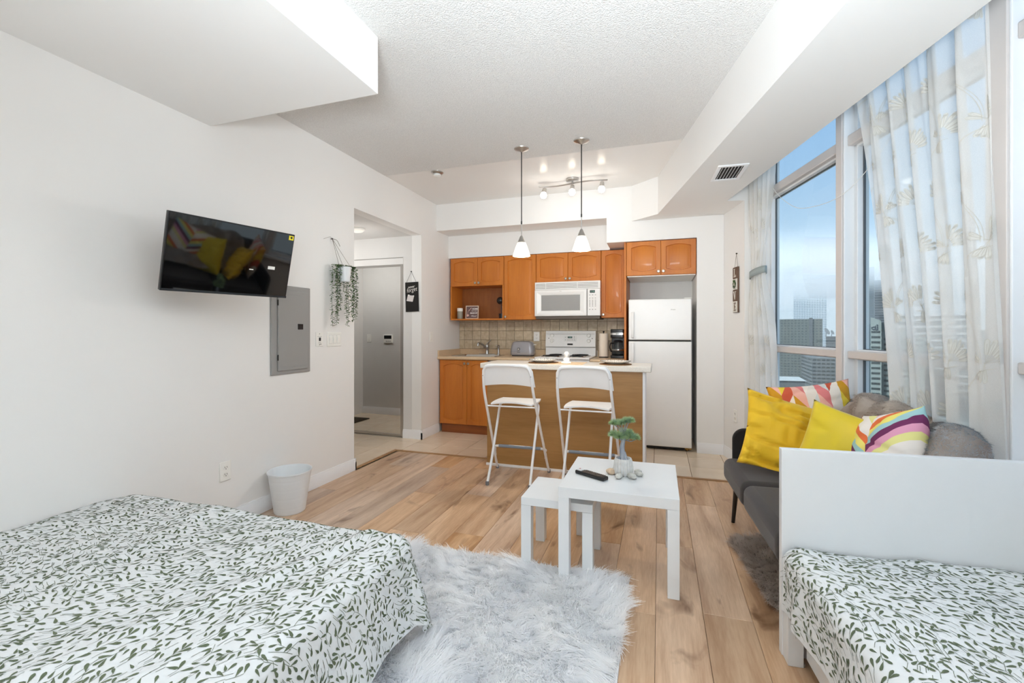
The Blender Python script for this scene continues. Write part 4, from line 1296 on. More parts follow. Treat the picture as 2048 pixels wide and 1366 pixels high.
# ---- track light
r_ = empty('track_light', (-0.81, 4.39, CEIL), 0, 'three-spot wavy brushed metal track light on the kitchen ceiling', 'ceiling light')
m_ = MB(); m_.lathe([(0.062, 0), (0.062, -0.02), (0.055, -0.028), (0, -0.028)], n=30); m_.build('canopy', chrome_m, r_)
m_ = MB()
bar = [(-0.34 + 0.68 * k / 40, 0.03 * math.sin(2 * PI * k / 40), -0.045) for k in range(41)]
m_.tube(bar, 0.007, 10); m_.tube([(0, 0, -0.02), (0, 0, -0.045)], 0.01, 10); m_.build('bar', chrome_m, r_)
for k, (bx, tx, ty) in enumerate(((-0.285, 0.10, -0.25), (0.0, 0.0, -0.25), (0.29, 0.06, -0.12))):
    by = 0.03 * math.sin(2 * PI * (bx + 0.34) / 0.68)
    m_ = MB(); m_.tube([(bx, by, -0.045), (bx, by, -0.085)], 0.0055, 8); m_.build('pivot', chrome_m, r_)
    dv = Vector((-tx, ty, -1)).normalized()
    p0 = Vector((bx, by, -0.075))
    m_ = MB(); m_.tube([p0 - dv * 0.012, p0 - dv * 0.008, p0 + dv * 0.03, p0 + dv * 0.036], [0.016, 0.02, 0.024, 0.024], 20); m_.build('spot_housing', chrome_m, r_)
    m_ = MB(); m_.tube([p0 + dv * 0.036, p0 + dv * 0.05, p0 + dv * 0.07, p0 + dv * 0.088, p0 + dv * 0.095], [0.022, 0.031, 0.033, 0.022, 0.006], 20)
    m_.build('globe', mat('globe_glow', (255, 250, 240), 0.3, emit=(255, 242, 222), estr=5) if 'globe_glow' not in MATS else MATS['globe_glow'], r_)
    d = bpy.data.lights.new('lamp_light', 'POINT'); d.energy = 0.75; d.color = (1, 0.97, 0.93); d.shadow_soft_size = 0.04
    o = bpy.data.objects.new('lamp_light', d); col.objects.link(o); o.parent = r_; o.location = p0 + dv * 0.20; o.visible_glossy = False
# ================================================================== FURNITURE
# ---- folding bar stools
sfoot_m = mat('stool_foot', (120, 122, 126), 0.6)
rubber_m = mat('rubber_grey', (132, 142, 154), 0.55)
wp_m = mat('stool_white', (240, 241, 242), 0.3)


def make_stool(loc, rz, label):
    r = empty('bar_stool', loc, rz, label, 'bar stool', 'white folding bar stools at the island')
    # local +y towards the island. A: backrest hoop down to island-side feet, B: seat front down to near feet
    hwA, hwB = 0.195, 0.168
    def ya(z): return 0.235 - z * 0.60 if z < 0.72 else 0.235 - 0.72 * 0.60 - (z - 0.72) * 0.34
    top = 0.925
    R_ = 0.0105
    for s in (-1, 1):
        pts = [(s * (hwA + 0.035), ya(0), 0.012)]
        for z in (0.1, 0.3, 0.5, 0.72): pts.append((s * (hwA + 0.035 - 0.045 * z), ya(z), z))
        pts += [(s * (hwA - 0.004), ya(0.85), 0.85), (s * (hwA - 0.010), ya(0.885), 0.885)]
        m_ = MB(); m_.tube(smooth_path(pts, 5), R_, 12); m_.build('back_leg', wp_m, r)
        m_ = MB(); m_.lathe([(0.0125, 0.0), (0.0135, 0.003), (0.0135, 0.026), (0.0115, 0.028)], (s * (hwA + 0.035), ya(0), 0), 14); m_.build('foot_cap', sfoot_m, r)
    hoop = [(-(hwA - 0.010), ya(0.885), 0.885), (-(hwA - 0.022), ya(0.915), 0.915), (-(hwA - 0.055), ya(0.937), 0.937), (0, ya(0.944) - 0.006, 0.944),
            (hwA - 0.055, ya(0.937), 0.937), (hwA - 0.022, ya(0.915), 0.915), (hwA - 0.010, ya(0.885), 0.885)]
    m_ = MB(); m_.tube(smooth_path(hoop, 6), R_, 12, caps=False); m_.build('back_hoop', wp_m, r)
    # front tubes with rounded shoulders
    def yb(z): return -0.205 + z / 0.60 * 0.33
    for s in (-1, 1):
        pts = [(s * hwB * 1.02, yb(0), 0.012)] + [(s * hwB, yb(z), z) for z in (0.15, 0.3, 0.45, 0.555)] + [(s * (hwB - 0.008), yb(0.59), 0.59), (s * (hwB - 0.035), yb(0.606), 0.604)]
        m_ = MB(); m_.tube(smooth_path(pts, 5), R_, 12); m_.build('front_leg', wp_m, r)
        m_ = MB(); m_.lathe([(0.0125, 0.0), (0.014, 0.003), (0.014, 0.028), (0.0115, 0.03)], (s * hwB * 1.02, yb(0), 0), 14); m_.build('foot_cap', sfoot_m, r)
    m_ = MB(); m_.tube([(-(hwB - 0.035), yb(0.606), 0.604), (hwB - 0.035, yb(0.606), 0.604)], R_, 12); m_.build('front_crossbar', wp_m, r)
    m_ = MB(); m_.tube([(-(hwA + 0.01), ya(0.61), 0.608), (hwA + 0.01, ya(0.61), 0.608)], 0.006, 10); m_.build('seat_rod', wp_m, r)
    # footrest hoop fixed to the back legs
    zf = 0.225
    pts = [(-(hwA + 0.026), ya(0.14), 0.14), (-(hwA + 0.022), ya(0.19) + 0.012, 0.195), (-(hwA - 0.01), ya(zf) + 0.03, zf), (hwA - 0.01, ya(zf) + 0.03, zf),
           (hwA + 0.022, ya(0.19) + 0.012, 0.195), (hwA + 0.026, ya(0.14), 0.14)]
    m_ = MB(); m_.tube(smooth_path(pts, 7), R_, 12); ft = m_.build('footrest', wp_m, r)
    m_ = MB(); m_.tube([(-(hwA - 0.012), ya(zf) + 0.03, zf), (hwA - 0.012, ya(zf) + 0.03, zf)], 0.0135, 14); tag(m_.build('footrest_sleeve', rubber_m, ft), 'blue grey rubber sleeve')
    # seat: curved plywood sheet with narrowed front
    def seat(top):
        def fn(u, v):
            y = ya(0.62) + 0.005 + v * 0.335
            w = (0.148 + 0.034 * math.sin(PI * min(1, v * 0.62 + 0.19)))
            x = (u - 0.5) * 2 * w
            z = 0.622 - 0.022 * math.sin(PI * u) * (1 - v) ** 1.5 + 0.02 * (1 - v) ** 3
            z = 0.618 + 0.016 * math.sin(PI * u) * (1 - v) ** 1.4
            return (x, y, z + (0.012 if top else 0))
        return fn
    m_ = MB(); nu, nv = 14, 10
    m_.grid(seat(True), nu, nv); m_.grid(seat(False), nu, nv)
    k = (nu + 1) * (nv + 1)
    ring = [i for i in range(nu + 1)] + [(j + 1) * (nu + 1) - 1 for j in range(1, nv + 1)] + [nv * (nu + 1) + i for i in range(nu - 1, -1, -1)] + [j * (nu + 1) for j in range(nv - 1, 0, -1)]
    for a, b in zip(ring, ring[1:] + ring[:1]): m_.f.append((a, b, b + k, a + k)); m_.mi.append(0)
    m_.build('seat', wp_m, r, smooth=50)
    # backrest panel inside the hoop, curved lower edge
    def back(front):
        def fn(u, v):
            x = (u - 0.5) * 2
            hw_ = hwA - 0.002
            zt = 0.953 - 0.055 * max(0, (abs(x) - 0.72) / 0.28) ** 2.2
            zb = 0.775 + 0.016 * math.cos(x * PI / 2) + 0.0
            z = zb + (zt - zb) * v
            y = ya(z) + 0.014 + 0.010 * (1 - x * x)
            return (x * (hw_ + 0.010 * (1 - v) + 0.008), y + (0.0 if front else 0.009), z)
        return fn
    m_ = MB(); nu, nv = 24, 8
    m_.grid(back(True), nu, nv); m_.grid(back(False), nu, nv)
    k = (nu + 1) * (nv + 1)
    ring = [i for i in range(nu + 1)] + [(j + 1) * (nu + 1) - 1 for j in range(1, nv + 1)] + [nv * (nu + 1) + i for i in range(nu - 1, -1, -1)] + [j * (nu + 1) for j in range(nv - 1, 0, -1)]
    for a, b in zip(ring, ring[1:] + ring[:1]): m_.f.append((a, b, b + k, a + k)); m_.mi.append(0)
    bk = m_.build('backrest', wp_m, r, smooth=50)
    for s in (-1, 1):
        for z in (0.80, 0.86):
            m_ = MB(); m_.lathe([(0.0035, -0.0125), (0.0035, -0.0105), (0, -0.0128)][::-1], (s * (hwA - 0.004 + (0.86 - z) * 0.05), ya(z), z), 8, 'Y'); m_.build('screw', grey_metal_m, bk)
    return r


make_stool((-1.112, 3.495, 0), math.radians(2), 'white folding bar stool at the left end of the island')
make_stool((-0.515, 3.485, 0), math.radians(-1), 'white folding bar stool behind the side table, nearer the refrigerator')


# ---- nesting side tables
def lack(name, x0, x1, y0, y1, h, top, leg, label):
    r = empty(name, ((x0 + x1) / 2, (y0 + y1) / 2, 0), 0, label, 'side table')
    hx, hy = (x1 - x0) / 2, (y1 - y0) / 2
    m_ = MB(); m_.box(-hx, hx, -hy, hy, h - top, h); m_.build('tabletop', white_m, r, bevel=0.0015)
    for sx in (-1, 1):
        for sy in (-1, 1):
            m_ = MB()
            a = sorted((sx * hx, sx * (hx - leg))); b = sorted((sy * hy, sy * (hy - leg)))
            m_.box(a[0], a[1], b[0], b[1], 0.0, h - top - 0.0005); m_.build('leg', white_m, r, bevel=0.0015)
    return r


lack('side_table', -0.464, 0.088, 2.142, 2.694, 0.450, 0.050, 0.052, 'larger square white side table with the bonsai and the remote on it')
lack('side_table', -0.674, -0.308, 2.212, 2.552, 0.352, 0.040, 0.052, 'smaller square white side table tucked under the larger one')

# ---- remote control
r_ = empty('remote_control', (-0.333, 2.342, 0.4505), math.radians(-30), 'black remote control lying on the larger side table', 'remote control')
m_ = MB(); m_.box(-0.092, 0.092, -0.023, 0.023, 0.0, 0.019); m_.build('body', black_m, r_, bevel=0.006, seg=3)
m_ = MB()
for i in range(11):
    for j in range(3):
        x = -0.045 + i * 0.0115; y = -0.0135 + j * 0.0135
        m_.box(x, x + 0.0075, y - 0.0045, y + 0.0045, 0.0185, 0.0212)
m_.build('buttons', mat('remote_keys', (96, 84, 76), 0.5), r_)
m_ = MB(); m_.box(-0.084, -0.056, -0.016, 0.016, 0.0188, 0.0202); m_.build('silver_pad', mat('remote_silver', (205, 208, 212), 0.3), r_, bevel=0.0005)
m_ = MB(); m_.lathe([(0.004, 0.0188), (0.004, 0.0215), (0, 0.022)], (-0.084, 0.012, 0), 10); m_.build('power_button', mat('red_key', (170, 50, 45), 0.4), r_)

# ---- bonsai
bx, by = -0.178, 2.425
pot_m = mat('concrete_pot', (214, 214, 212), 0.8, vary=0.4, scale=60)
bark_m = mat('silver_bark', (176, 182, 192), 0.8, vary=0.9, scale=50, color2=(108, 116, 130), bump=0.4, bscale=70, stretch=(1, 1, 0.3))
needle_m = mat('pine_needle', (150, 184, 160), 0.6, vary=0.9, scale=35, color2=(196, 212, 150), transl=0.3)
r_ = empty('bonsai_tree', (bx, by, 0.4505), 0, 'small artificial bonsai pine in a fluted grey pot', 'potted plant')
m_ = MB()
prof = [(0.0, 0.0), (0.036, 0.0), (0.046, 0.010), (0.050, 0.03), (0.045, 0.075), (0.042, 0.088), (0.038, 0.088), (0.036, 0.07), (0.0, 0.07)]
m_.lathe(prof, n=96, wob=lambda a, h: 1.0 + (0.05 * math.cos(22 * a) if 0.005 < h < 0.08 else 0))
m_.build('pot', pot_m, r_)
m_ = MB(); m_.lathe([(0.037, 0.068), (0.02, 0.073), (0, 0.074)], n=20); m_.build('soil', mat('soil_dark', (70, 62, 54), 0.95, bump=0.4), r_)
m_ = MB()
m_.tube(smooth_path([(0.002, 0, 0.06), (-0.002, 0, 0.10), (-0.006, 0, 0.14), (0.000, 0, 0.175), (0.008, 0.0, 0.20)], 6), [0.020, 0.019, 0.018, 0.017, 0.016, 0.0155, 0.015, 0.0145, 0.014, 0.0135, 0.013, 0.0125, 0.0122, 0.012, 0.0117, 0.0113, 0.011, 0.0106, 0.0102, 0.0098, 0.0094, 0.009, 0.0088, 0.0086, 0.0084], 12)
for a in range(6):
    an = a * 1.05 + 0.3
    m_.tube(smooth_path([(0.006 * math.cos(an), 0.006 * math.sin(an), 0.12), (0.016 * math.cos(an), 0.016 * math.sin(an), 0.09), (0.028 * math.cos(an), 0.028 * math.sin(an), 0.072)], 4), 0.006, 7)
m_.build('trunk', bark_m, r_)
clumps = [(-0.05, 0.0, 0.205, 0.032), (-0.02, -0.015, 0.20, 0.034), (0.01, 0.01, 0.205, 0.036), (0.035, -0.01, 0.20, 0.034), (0.062, 0.0, 0.195, 0.028), (0.0, 0.02, 0.215, 0.03), (0.03, 0.0, 0.22, 0.026),
          (-0.052, 0.0, 0.265, 0.025), (-0.03, 0.01, 0.262, 0.028), (-0.01, -0.01, 0.27, 0.026), (0.015, 0.0, 0.28, 0.027), (0.036, 0.0, 0.282, 0.026)]
for (cx, cy, cz, rr) in clumps:
    m_ = MB(); m_.tube(smooth_path([(0.004, 0, 0.185 if cz < 0.24 else 0.20), (cx * 0.6, cy * 0.6, cz - 0.018), (cx, cy, cz - 0.004)], 4), 0.0026, 6); m_.build('branch', bark_m, r_)


def needles(cl, n, length, rad, seed):
    rs = np.random.RandomState(seed)
    V, F = [], []
    for (cx, cy, cz, rr) in cl:
        for k in range(n):
            d = rs.normal(size=3); d /= np.linalg.norm(d)
            if d[2] < -0.25: d[2] *= -0.5
            p0 = np.array([cx, cy, cz]) + d * rr * rs.uniform(0.05, 0.45)
            p1 = np.array([cx, cy, cz]) + d * rr * rs.uniform(0.85, 1.15)
            s = np.cross(d, rs.normal(size=3)); s /= np.linalg.norm(s) + 1e-9
            b = len(V)
            V += [p0 - s * rad, p0 + s * rad, p1]
            F.append((b, b + 1, b + 2))
    return np.array(V), np.array(F)


V_, F_ = needles([(c[0], c[1], c[2], c[3] * 1.08) for c in clumps], 760, 0.03, 0.0013, 3)
nd = np_mesh('needles', V_, F_, needle_m, r_, smooth=False); nd['kind'] = 'stuff'
stone_m = mat('pebble_grey', (206, 205, 198), 0.85, vary=1.0, scale=45, color2=(166, 164, 158))
stone2_m = mat('pebble_tan', (214, 190, 162), 0.85, vary=1.0, scale=50, color2=(172, 154, 136))
stones = [(-0.062, -0.012, 0.026, 0.022, 0.016, stone2_m, 'tan pebble at the left of the bonsai pot'),
          (-0.044, 0.034, 0.020, 0.018, 0.013, stone_m, 'small pebble behind the left side of the bonsai pot'),
          (-0.018, -0.068, 0.032, 0.018, 0.013, stone_m, 'flat grey pebble in front of the bonsai pot'),
          (0.046, -0.052, 0.034, 0.020, 0.015, stone_m, 'largest grey pebble at the front right of the bonsai pot'),
          (0.078, 0.000, 0.024, 0.018, 0.012, stone_m, 'grey pebble at the right of the bonsai pot'),
          (0.072, 0.040, 0.020, 0.016, 0.012, stone_m, 'grey pebble farthest right behind the bonsai pot')]
for k, (sx, sy, a, b, c, mm, lab) in enumerate(stones):
    bm = bmesh.new(); bmesh.ops.create_icosphere(bm, subdivisions=3, radius=1.0)
    for v in bm.verts:
        n_ = mnoise.noise(v.co * 1.3 + Vector((k * 3.1, 0, 0))) * 0.12
        v.co = Vector((v.co.x * a * (1 + n_), v.co.y * b * (1 + n_), v.co.z * c * (1 + n_)))
    me = bpy.data.meshes.new('pebble'); bm.to_mesh(me); bm.free(); me.materials.append(mm)
    me.polygons.foreach_set('use_smooth', [True] * len(me.polygons))
    o = bpy.data.objects.new('pebble', me); col.objects.link(o)
    o.location = (bx + sx, by + sy, 0.4505 + c * 0.97); o.rotation_euler = (0, 0, k * 0.7)
    tag(o, lab, 'pebble', 'pebbles around the bonsai pot')

# ---- waste bin
r_ = empty('waste_bin', (-2.352, 2.405, 0), 0, 'white plastic waste bin on the floor against the left wall', 'waste bin')
m_ = MB()
H_ = 0.275
pr = [(0.0, 0.0), (0.093, 0.0), (0.096, 0.004)]
for z in np.linspace(0.01, H_ - 0.012, 40):
    rr = 0.096 + (0.134 - 0.096) * z / H_
    for zz in (0.045, 0.105, 0.165, 0.225):
        if abs(z - zz) < 0.0035: rr -= 0.0012
    pr.append((rr, float(z)))
pr += [(0.137, H_ - 0.01), (0.1385, H_ - 0.004), (0.137, H_), (0.133, H_ - 0.001), (0.131, H_ - 0.01), (0.093, 0.006), (0.0, 0.006)]
m_.lathe(pr, n=56); m_.build('bin', white_m, r_)

# ---- television
r_ = empty('television', (-2.206, 1.868, 1.594), 0, 'black flat television tilted out from the left wall, showing reflections', 'television',
           rot=(0, 0, 0))
from mathutils import Euler
Mx = Matrix.Rotation(math.radians(-12.085), 4, 'Z') @ Matrix.Rotation(math.radians(14.169), 4, 'Y') @ Matrix.Rotation(math.radians(0.245), 4, 'X')
r_.rotation_euler = Mx.to_euler()
tw, th_ = 0.33, 0.195
m_ = MB(); m_.box(-0.022, -0.002, -tw, tw, -th_, th_); m_.build('casing', black_m, r_, bevel=0.003)
scr_m = mat('screen_glass', (6, 7, 9), 0.04, spec=0.8, coat=0.6)
m_ = MB(); m_.box(-0.003, 0.0, -tw + 0.006, tw - 0.006, -th_ + 0.012, th_ - 0.006); m_.build('screen', scr_m, r_)
m_ = MB(); m_.box(-0.004, 0.001, -tw, tw, -th_, -th_ + 0.012); m_.build('lower_bezel', mat('bezel_gloss', (46, 48, 52), 0.15), r_, bevel=0.001)
m_ = MB(); m_.box(-0.055, -0.022, -0.20, 0.20, -0.17, 0.06); m_.build('rear_housing', black_m, r_, bevel=0.010)
m_ = MB(); m_.box(0.0003, 0.0008, tw - 0.038, tw - 0.008, th_ - 0.036, th_ - 0.010); stk = m_.build('energy_sticker', mat('sticker_yellow', (232, 214, 50), 0.5), r_)
m_ = MB(); m_.prism([(tw - 0.030, th_ - 0.024), (tw - 0.018, th_ - 0.030), (tw - 0.015, th_ - 0.018), (tw - 0.024, th_ - 0.014)], 0.0008, 0.0011, 'X'); m_.build('sticker_mark', dark_m, stk)
m_ = MB(); m_.box(0.0003, 0.0008, 0.19, 0.232, -0.03, -0.012); m_.build('paper_sticker', plastic_m, r_)
m_ = MB(); m_.box(0.0003, 0.0007, 0.085, 0.108, -0.045, -0.040); m_.build('small_sticker', plastic_m, r_)
# wall arm
Mi = Mx.inverted()
m_ = MB()
pw = Vector((XL + 0.012, 1.93, 1.55)) - Vector((-2.206, 1.868, 1.594))
pl_ = Mi.to_3x3() @ pw
m_.tube([(-0.06, 0, -0.02), (-0.10, 0.02, -0.03), tuple(pl_)], 0.016, 10)
m_.box(-0.062, -0.052, -0.06, 0.06, -0.08, 0.04)
m_.build('wall_arm', black_m, r_)
m_ = MB()
for dz in (-0.09, 0.09):
    pass
m_.lathe([(0.05, 0.0), (0.05, 0.01), (0.0, 0.012)], tuple(pl_), 18, 'X'); m_.build('wall_bracket', black_m, r_)

# ---- hanging plant
leaf_g = mat('ivy_leaf', (70, 104, 52), 0.55, vary=0.9, scale=40, color2=(46, 74, 42), transl=0.2)
leaf_g2 = mat('ivy_leaf_light', (112, 142, 76), 0.55, vary=0.9, scale=40, color2=(74, 104, 52), transl=0.2)
px_, py_, pz_ = XL + 0.085, 3.050, 1.60
r_ = empty('hanging_plant', (px_, py_, 0), 0, 'trailing green plant in a white pot hung from twine beside the hall opening', 'potted plant')
m_ = MB(); m_.lathe([(0, 1.600), (0.034, 1.600), (0.040, 1.606), (0.050, 1.70), (0.053, 1.722), (0.050, 1.722), (0.046, 1.70), (0, 1.70)], n=36); m_.build('pot', white_m, r_)
hook = Vector((-0.072, -0.06, 1.945))
m_ = MB()
for (a, b) in ((0.045, 0.02), (-0.035, 0.035), (-0.01, -0.05)):
    m_.tube([tuple(hook), (a, b, 1.718)], 0.0014, 5)
m_.tube(smooth_path([tuple(hook), (-0.06, -0.10, 1.952), (-0.07, -0.16, 1.925)], 5), 0.0012, 5)
m_.tube(smooth_path([tuple(hook), (-0.06, -0.02, 1.94), (-0.07, 0.03, 1.90)], 5), 0.0018, 5)
m_.build('twine', twine_m, r_)
m_ = MB(); m_.lathe([(0.004, 0.0), (0.004, 0.014), (0.006, 0.016), (0, 0.018)], (-0.0845, -0.06, 1.945), 10, 'X'); m_.build('wall_hook', dark_m, r_)
rs = np.random.RandomState(11)


def leaf_geo(V, F, MI, p, d, up, L, Wd, mi):
    d = d / (np.linalg.norm(d) + 1e-9); s = np.cross(d, up); s /= np.linalg.norm(s) + 1e-9; nn = np.cross(s, d)
    b = len(V)
    pts = [p, p + d * L * 0.35 + s * Wd * 0.5 + nn * 0.12 * L, p + d * L * 0.75 + s * Wd * 0.42 + nn * 0.1 * L, p + d * L,
           p + d * L * 0.75 - s * Wd * 0.42 + nn * 0.1 * L, p + d * L * 0.35 - s * Wd * 0.5 + nn * 0.12 * L, p + d * L * 0.55]
    V.extend(pts)
    for a, c in ((0, 1), (1, 2), (2, 3), (3, 4), (4, 5), (5, 0)):
        F.append((b + a, b + c, b + 6)); MI.append(mi)


strands = []
for k in range(7): strands.append((-0.055 + rs.uniform(-0.012, 0.02), -0.075 + rs.uniform(-0.04, 0.05), rs.uniform(1.24, 1.38)))
strands += [(0.0, -0.035, 1.42), (0.01, 0.0, 1.235), (0.02, 0.015, 1.30)]
for k in range(7): strands.append((0.02 + rs.uniform(-0.03, 0.03), 0.095 + rs.uniform(-0.045, 0.05), rs.uniform(1.28, 1.45)))
strands = [(-0.03, -0.10, 1.24), (-0.01, -0.085, 1.27), (0.0, -0.095, 1.25), (-0.02, -0.06, 1.33), (0.0, -0.05, 1.37), (0.01, -0.06, 1.44), (0.0, -0.02, 1.52),
           (0.02, 0.005, 1.24), (0.025, 0.02, 1.27), (0.015, -0.005, 1.36), (0.02, 0.055, 1.36), (0.02, 0.075, 1.31), (0.0, 0.10, 1.28), (-0.01, 0.12, 1.33), (0.01, 0.13, 1.30), (0.0, 0.145, 1.40), (0.02, 0.085, 1.45)]
for (ex, ey, ez) in strands:
    V, F, MI = [], [], []
    an = math.atan2(ey, ex)
    st = Vector((0.035 * math.cos(an), 0.04 * math.sin(an), 1.715))
    pth = smooth_path([st, (ex * 0.8 + 0.01 * math.cos(an), ey * 0.9, 1.733), (ex + rs.uniform(-0.006, 0.006), ey, 1.68), (ex + rs.uniform(-0.008, 0.008), ey + rs.uniform(-0.012, 0.012), (1.68 + ez) / 2), (ex, ey + rs.uniform(-0.01, 0.01), ez)], 7)
    m_ = MB(); m_.tube(pth, 0.0011, 4); 
    tubeV, tubeF = m_.v, m_.f
    dist = 0
    for i in range(len(pth) - 1):
        a, b = pth[i], pth[i + 1]; L = (b - a).length
        t = -dist
        steps = int(L / 0.0065) + 1
        for q in range(steps):
            p = np.array(a.lerp(b, q / steps)); an2 = rs.uniform(0, 2 * PI)
            if rs.rand() < 0.15: continue
            d = np.array([math.cos(an2), math.sin(an2), rs.uniform(-0.75, 0.3)])
            leaf_geo(V, F, MI, p, d, np.array([0, 0, 1.0]), rs.uniform(0.015, 0.026), rs.uniform(0.009, 0.014), 1 if rs.rand() < 0.3 else 0)
    nb = len(V)
    allV = np.array([list(x) for x in V] + [list(x) for x in tubeV])
    me_ = MB(); me_.add([tuple(x) for x in V], F); me_.mi = list(MI); me_.add(tubeV, tubeF, 0)
    o = me_.build('vine', [leaf_g, leaf_g2], r_, smooth=0)

# ---- hanging wall signs
r_ = empty('chalkboard_sign', (-2.624, 4.44, 1.585), 0, 'black slate reminder board with white script, hung in the hall', 'sign', rot=(0, math.radians(-1.5), 0))
m_ = MB(); m_.box(-0.082, 0.082, -0.010, -0.002, -0.165, 0.165); m_.build('slate', mat('slate', (24, 22, 21), 0.6), r_, bevel=0.001)
text('lettering', 'never', 0.042, (-0.006, -0.0106, 0.112), (PI / 2, -0.12, 0), ink_m, r_, shear=0.3, bold=-0.0003, width=0.9)
text('lettering', 'forget', 0.068, (0.0, -0.0106, 0.078), (PI / 2, -0.14, 0), ink_m, r_, shear=0.3, bold=-0.0006, width=0.80)
m_ = MB()
m_.obox((-0.068, -0.0125, -0.043), (0.078, 0, -0.012), (0, 0.002, 0), (0.020, 0, 0.066)); m_.build('note_paper', mat('note', (214, 208, 206), 0.8), r_)
m_ = MB(); m_.obox((-0.048, -0.0145, 0.012), (0.018, 0, -0.002), (0, 0.002, 0), (0.003, 0, 0.016)); m_.obox((0.012, -0.0145, 0.004), (0.016, 0, -0.002), (0, 0.002, 0), (0.003, 0, 0.012)); m_.build('tape', plastic_m, r_)
m_ = MB(); m_.tube([(-0.070, -0.007, 0.155), (-0.002, -0.006, 0.283)], 0.0014, 5); m_.tube([(0.062, -0.007, 0.155), (-0.002, -0.006, 0.283)], 0.0014, 5); m_.build('twine', cord_m, r_)
m_ = MB(); m_.lathe([(0.006, -0.010), (0.007, -0.006), (0.004, 0.0)], (-0.002, 0, 0.285), 12, 'Y'); m_.build('pin', dark_m, r_)

la = math.atan2(WT.y, WT.x) + PI      # local +x runs along -WT, facing the room along local -Y... (WN outward = +Y local)
p_ = W(C_LOVE, 4.235, 1.575)
r_ = empty('letter_sign', tuple(p_), la, 'narrow vertical brown and white LOVE sign with a wreath for the O', 'sign')
brown_m = mat('sign_wood', (108, 84, 68), 0.7, vary=0.5, scale=30)
cream_m = mat('sign_cream', (222, 218, 208), 0.7, vary=0.3, scale=40)
# seen from the room the local -Y side faces us: x grows towards the camera
m_ = MB(); m_.box(-0.050, 0.050, -0.018, -0.003, -0.205, 0.205); m_.build('board', brown_m, r_, bevel=0.001)
for k, (lt, bgm, fgm) in enumerate((('L', brown_m, cream_m), ('O', cream_m, None), ('V', brown_m, cream_m), ('E', cream_m, brown_m))):
    zc = 0.152 - k * 0.1015
    m_ = MB(); m_.box(-0.048, 0.048, -0.022, -0.0175, zc - 0.049, zc + 0.049); pn = m_.build('panel', bgm, r_, bevel=0.001)
    if lt == 'O':
        wr, wf, wm = [], [], []
        for q in range(130):
            a = rs.uniform(0, 2 * PI); rr = rs.uniform(0.021, 0.032)
            p = np.array([rr * 0.85 * math.cos(a), -0.023 - rs.uniform(0, 0.006), zc + rr * 1.15 * math.sin(a)])
            d = np.array([-math.sin(a) + rs.uniform(-0.6, 0.6), rs.uniform(-0.5, 0.1), math.cos(a) + rs.uniform(-0.6, 0.6)])
            leaf_geo(wr, wf, wm, p, d, np.array([0, -1.0, 0.1]), 0.013, 0.007, 1 if rs.rand() < 0.4 else 0)
        mm_ = MB(); mm_.add([tuple(x) for x in wr], wf); mm_.mi = wm
        mm_.build('wreath', [leaf_g, leaf_g2], r_, smooth=0)
    else:
        bold = [('L', [(-0.022, 0.022, 0.034, 0.037), (-0.013, -0.003, -0.037, 0.037), (-0.022, 0.026, -0.037, -0.031), (0.020, 0.026, -0.037, -0.018), (-0.022, 0.004, 0.034, 0.037)]),
                ('E', [(-0.013, -0.003, -0.037, 0.037), (-0.022, 0.024, -0.037, -0.032), (-0.022, 0.022, 0.032, 0.037), (-0.003, 0.014, -0.003, 0.002), (0.019, 0.024, -0.037, -0.020), (0.018, 0.022, 0.020, 0.037), (0.011, 0.014, -0.009, 0.008)])]
        mm_ = MB()
        if lt == 'L':
            for (a, b, c, d) in bold[0][1][1:4]: mm_.box(a, b, -0.0245, -0.0215, zc + c, zc + d)
            mm_.box(-0.022, 0.006, -0.0245, -0.0215, zc + 0.033, zc + 0.037)
        elif lt == 'E':
            for (a, b, c, d) in bold[1][1]: mm_.box(a, b, -0.0245, -0.0215, zc + c, zc + d)
        else:
            mm_.prism([(-0.027, zc + 0.034), (-0.012, zc + 0.034), (0.003, zc - 0.020), (0.016, zc + 0.034), (0.021, zc + 0.034), (0.004, zc - 0.037), (-0.001, zc - 0.037)], -0.0245, -0.0215, 'Y')
            mm_.box(-0.032, -0.007, -0.0245, -0.0215, zc + 0.033, zc + 0.037); mm_.box(0.010, 0.030, -0.0245, -0.0215, zc + 0.033, zc + 0.037)
        mm_.build('letter', fgm, pn)
m_ = MB(); m_.tube([(-0.034, -0.010, 0.204), (0.0, -0.008, 0.325)], 0.0015, 5); m_.tube([(0.034, -0.010, 0.204), (0.0, -0.008, 0.325)], 0.0015, 5); m_.build('twine', twine_m, r_)
m_ = MB(); m_.lathe([(0.006, -0.012), (0.007, -0.008), (0.004, 0.0)], (0, 0, 0.327), 12, 'Y'); m_.build('nail', dark_m, r_)
# ================================================================== SOFT FURNISHINGS
# ---- leaf-print cloth: the print is inlaid in the cloth mesh as a second material
cloth_m = mat('duvet_cotton', (214, 217, 218), 0.85, vary=0.05, scale=8, bump=0.08, bscale=30, sheen=0.1)
print_m = mat('leaf_print', (98, 108, 84), 0.85, vary=0.9, scale=3, color2=(78, 90, 68))


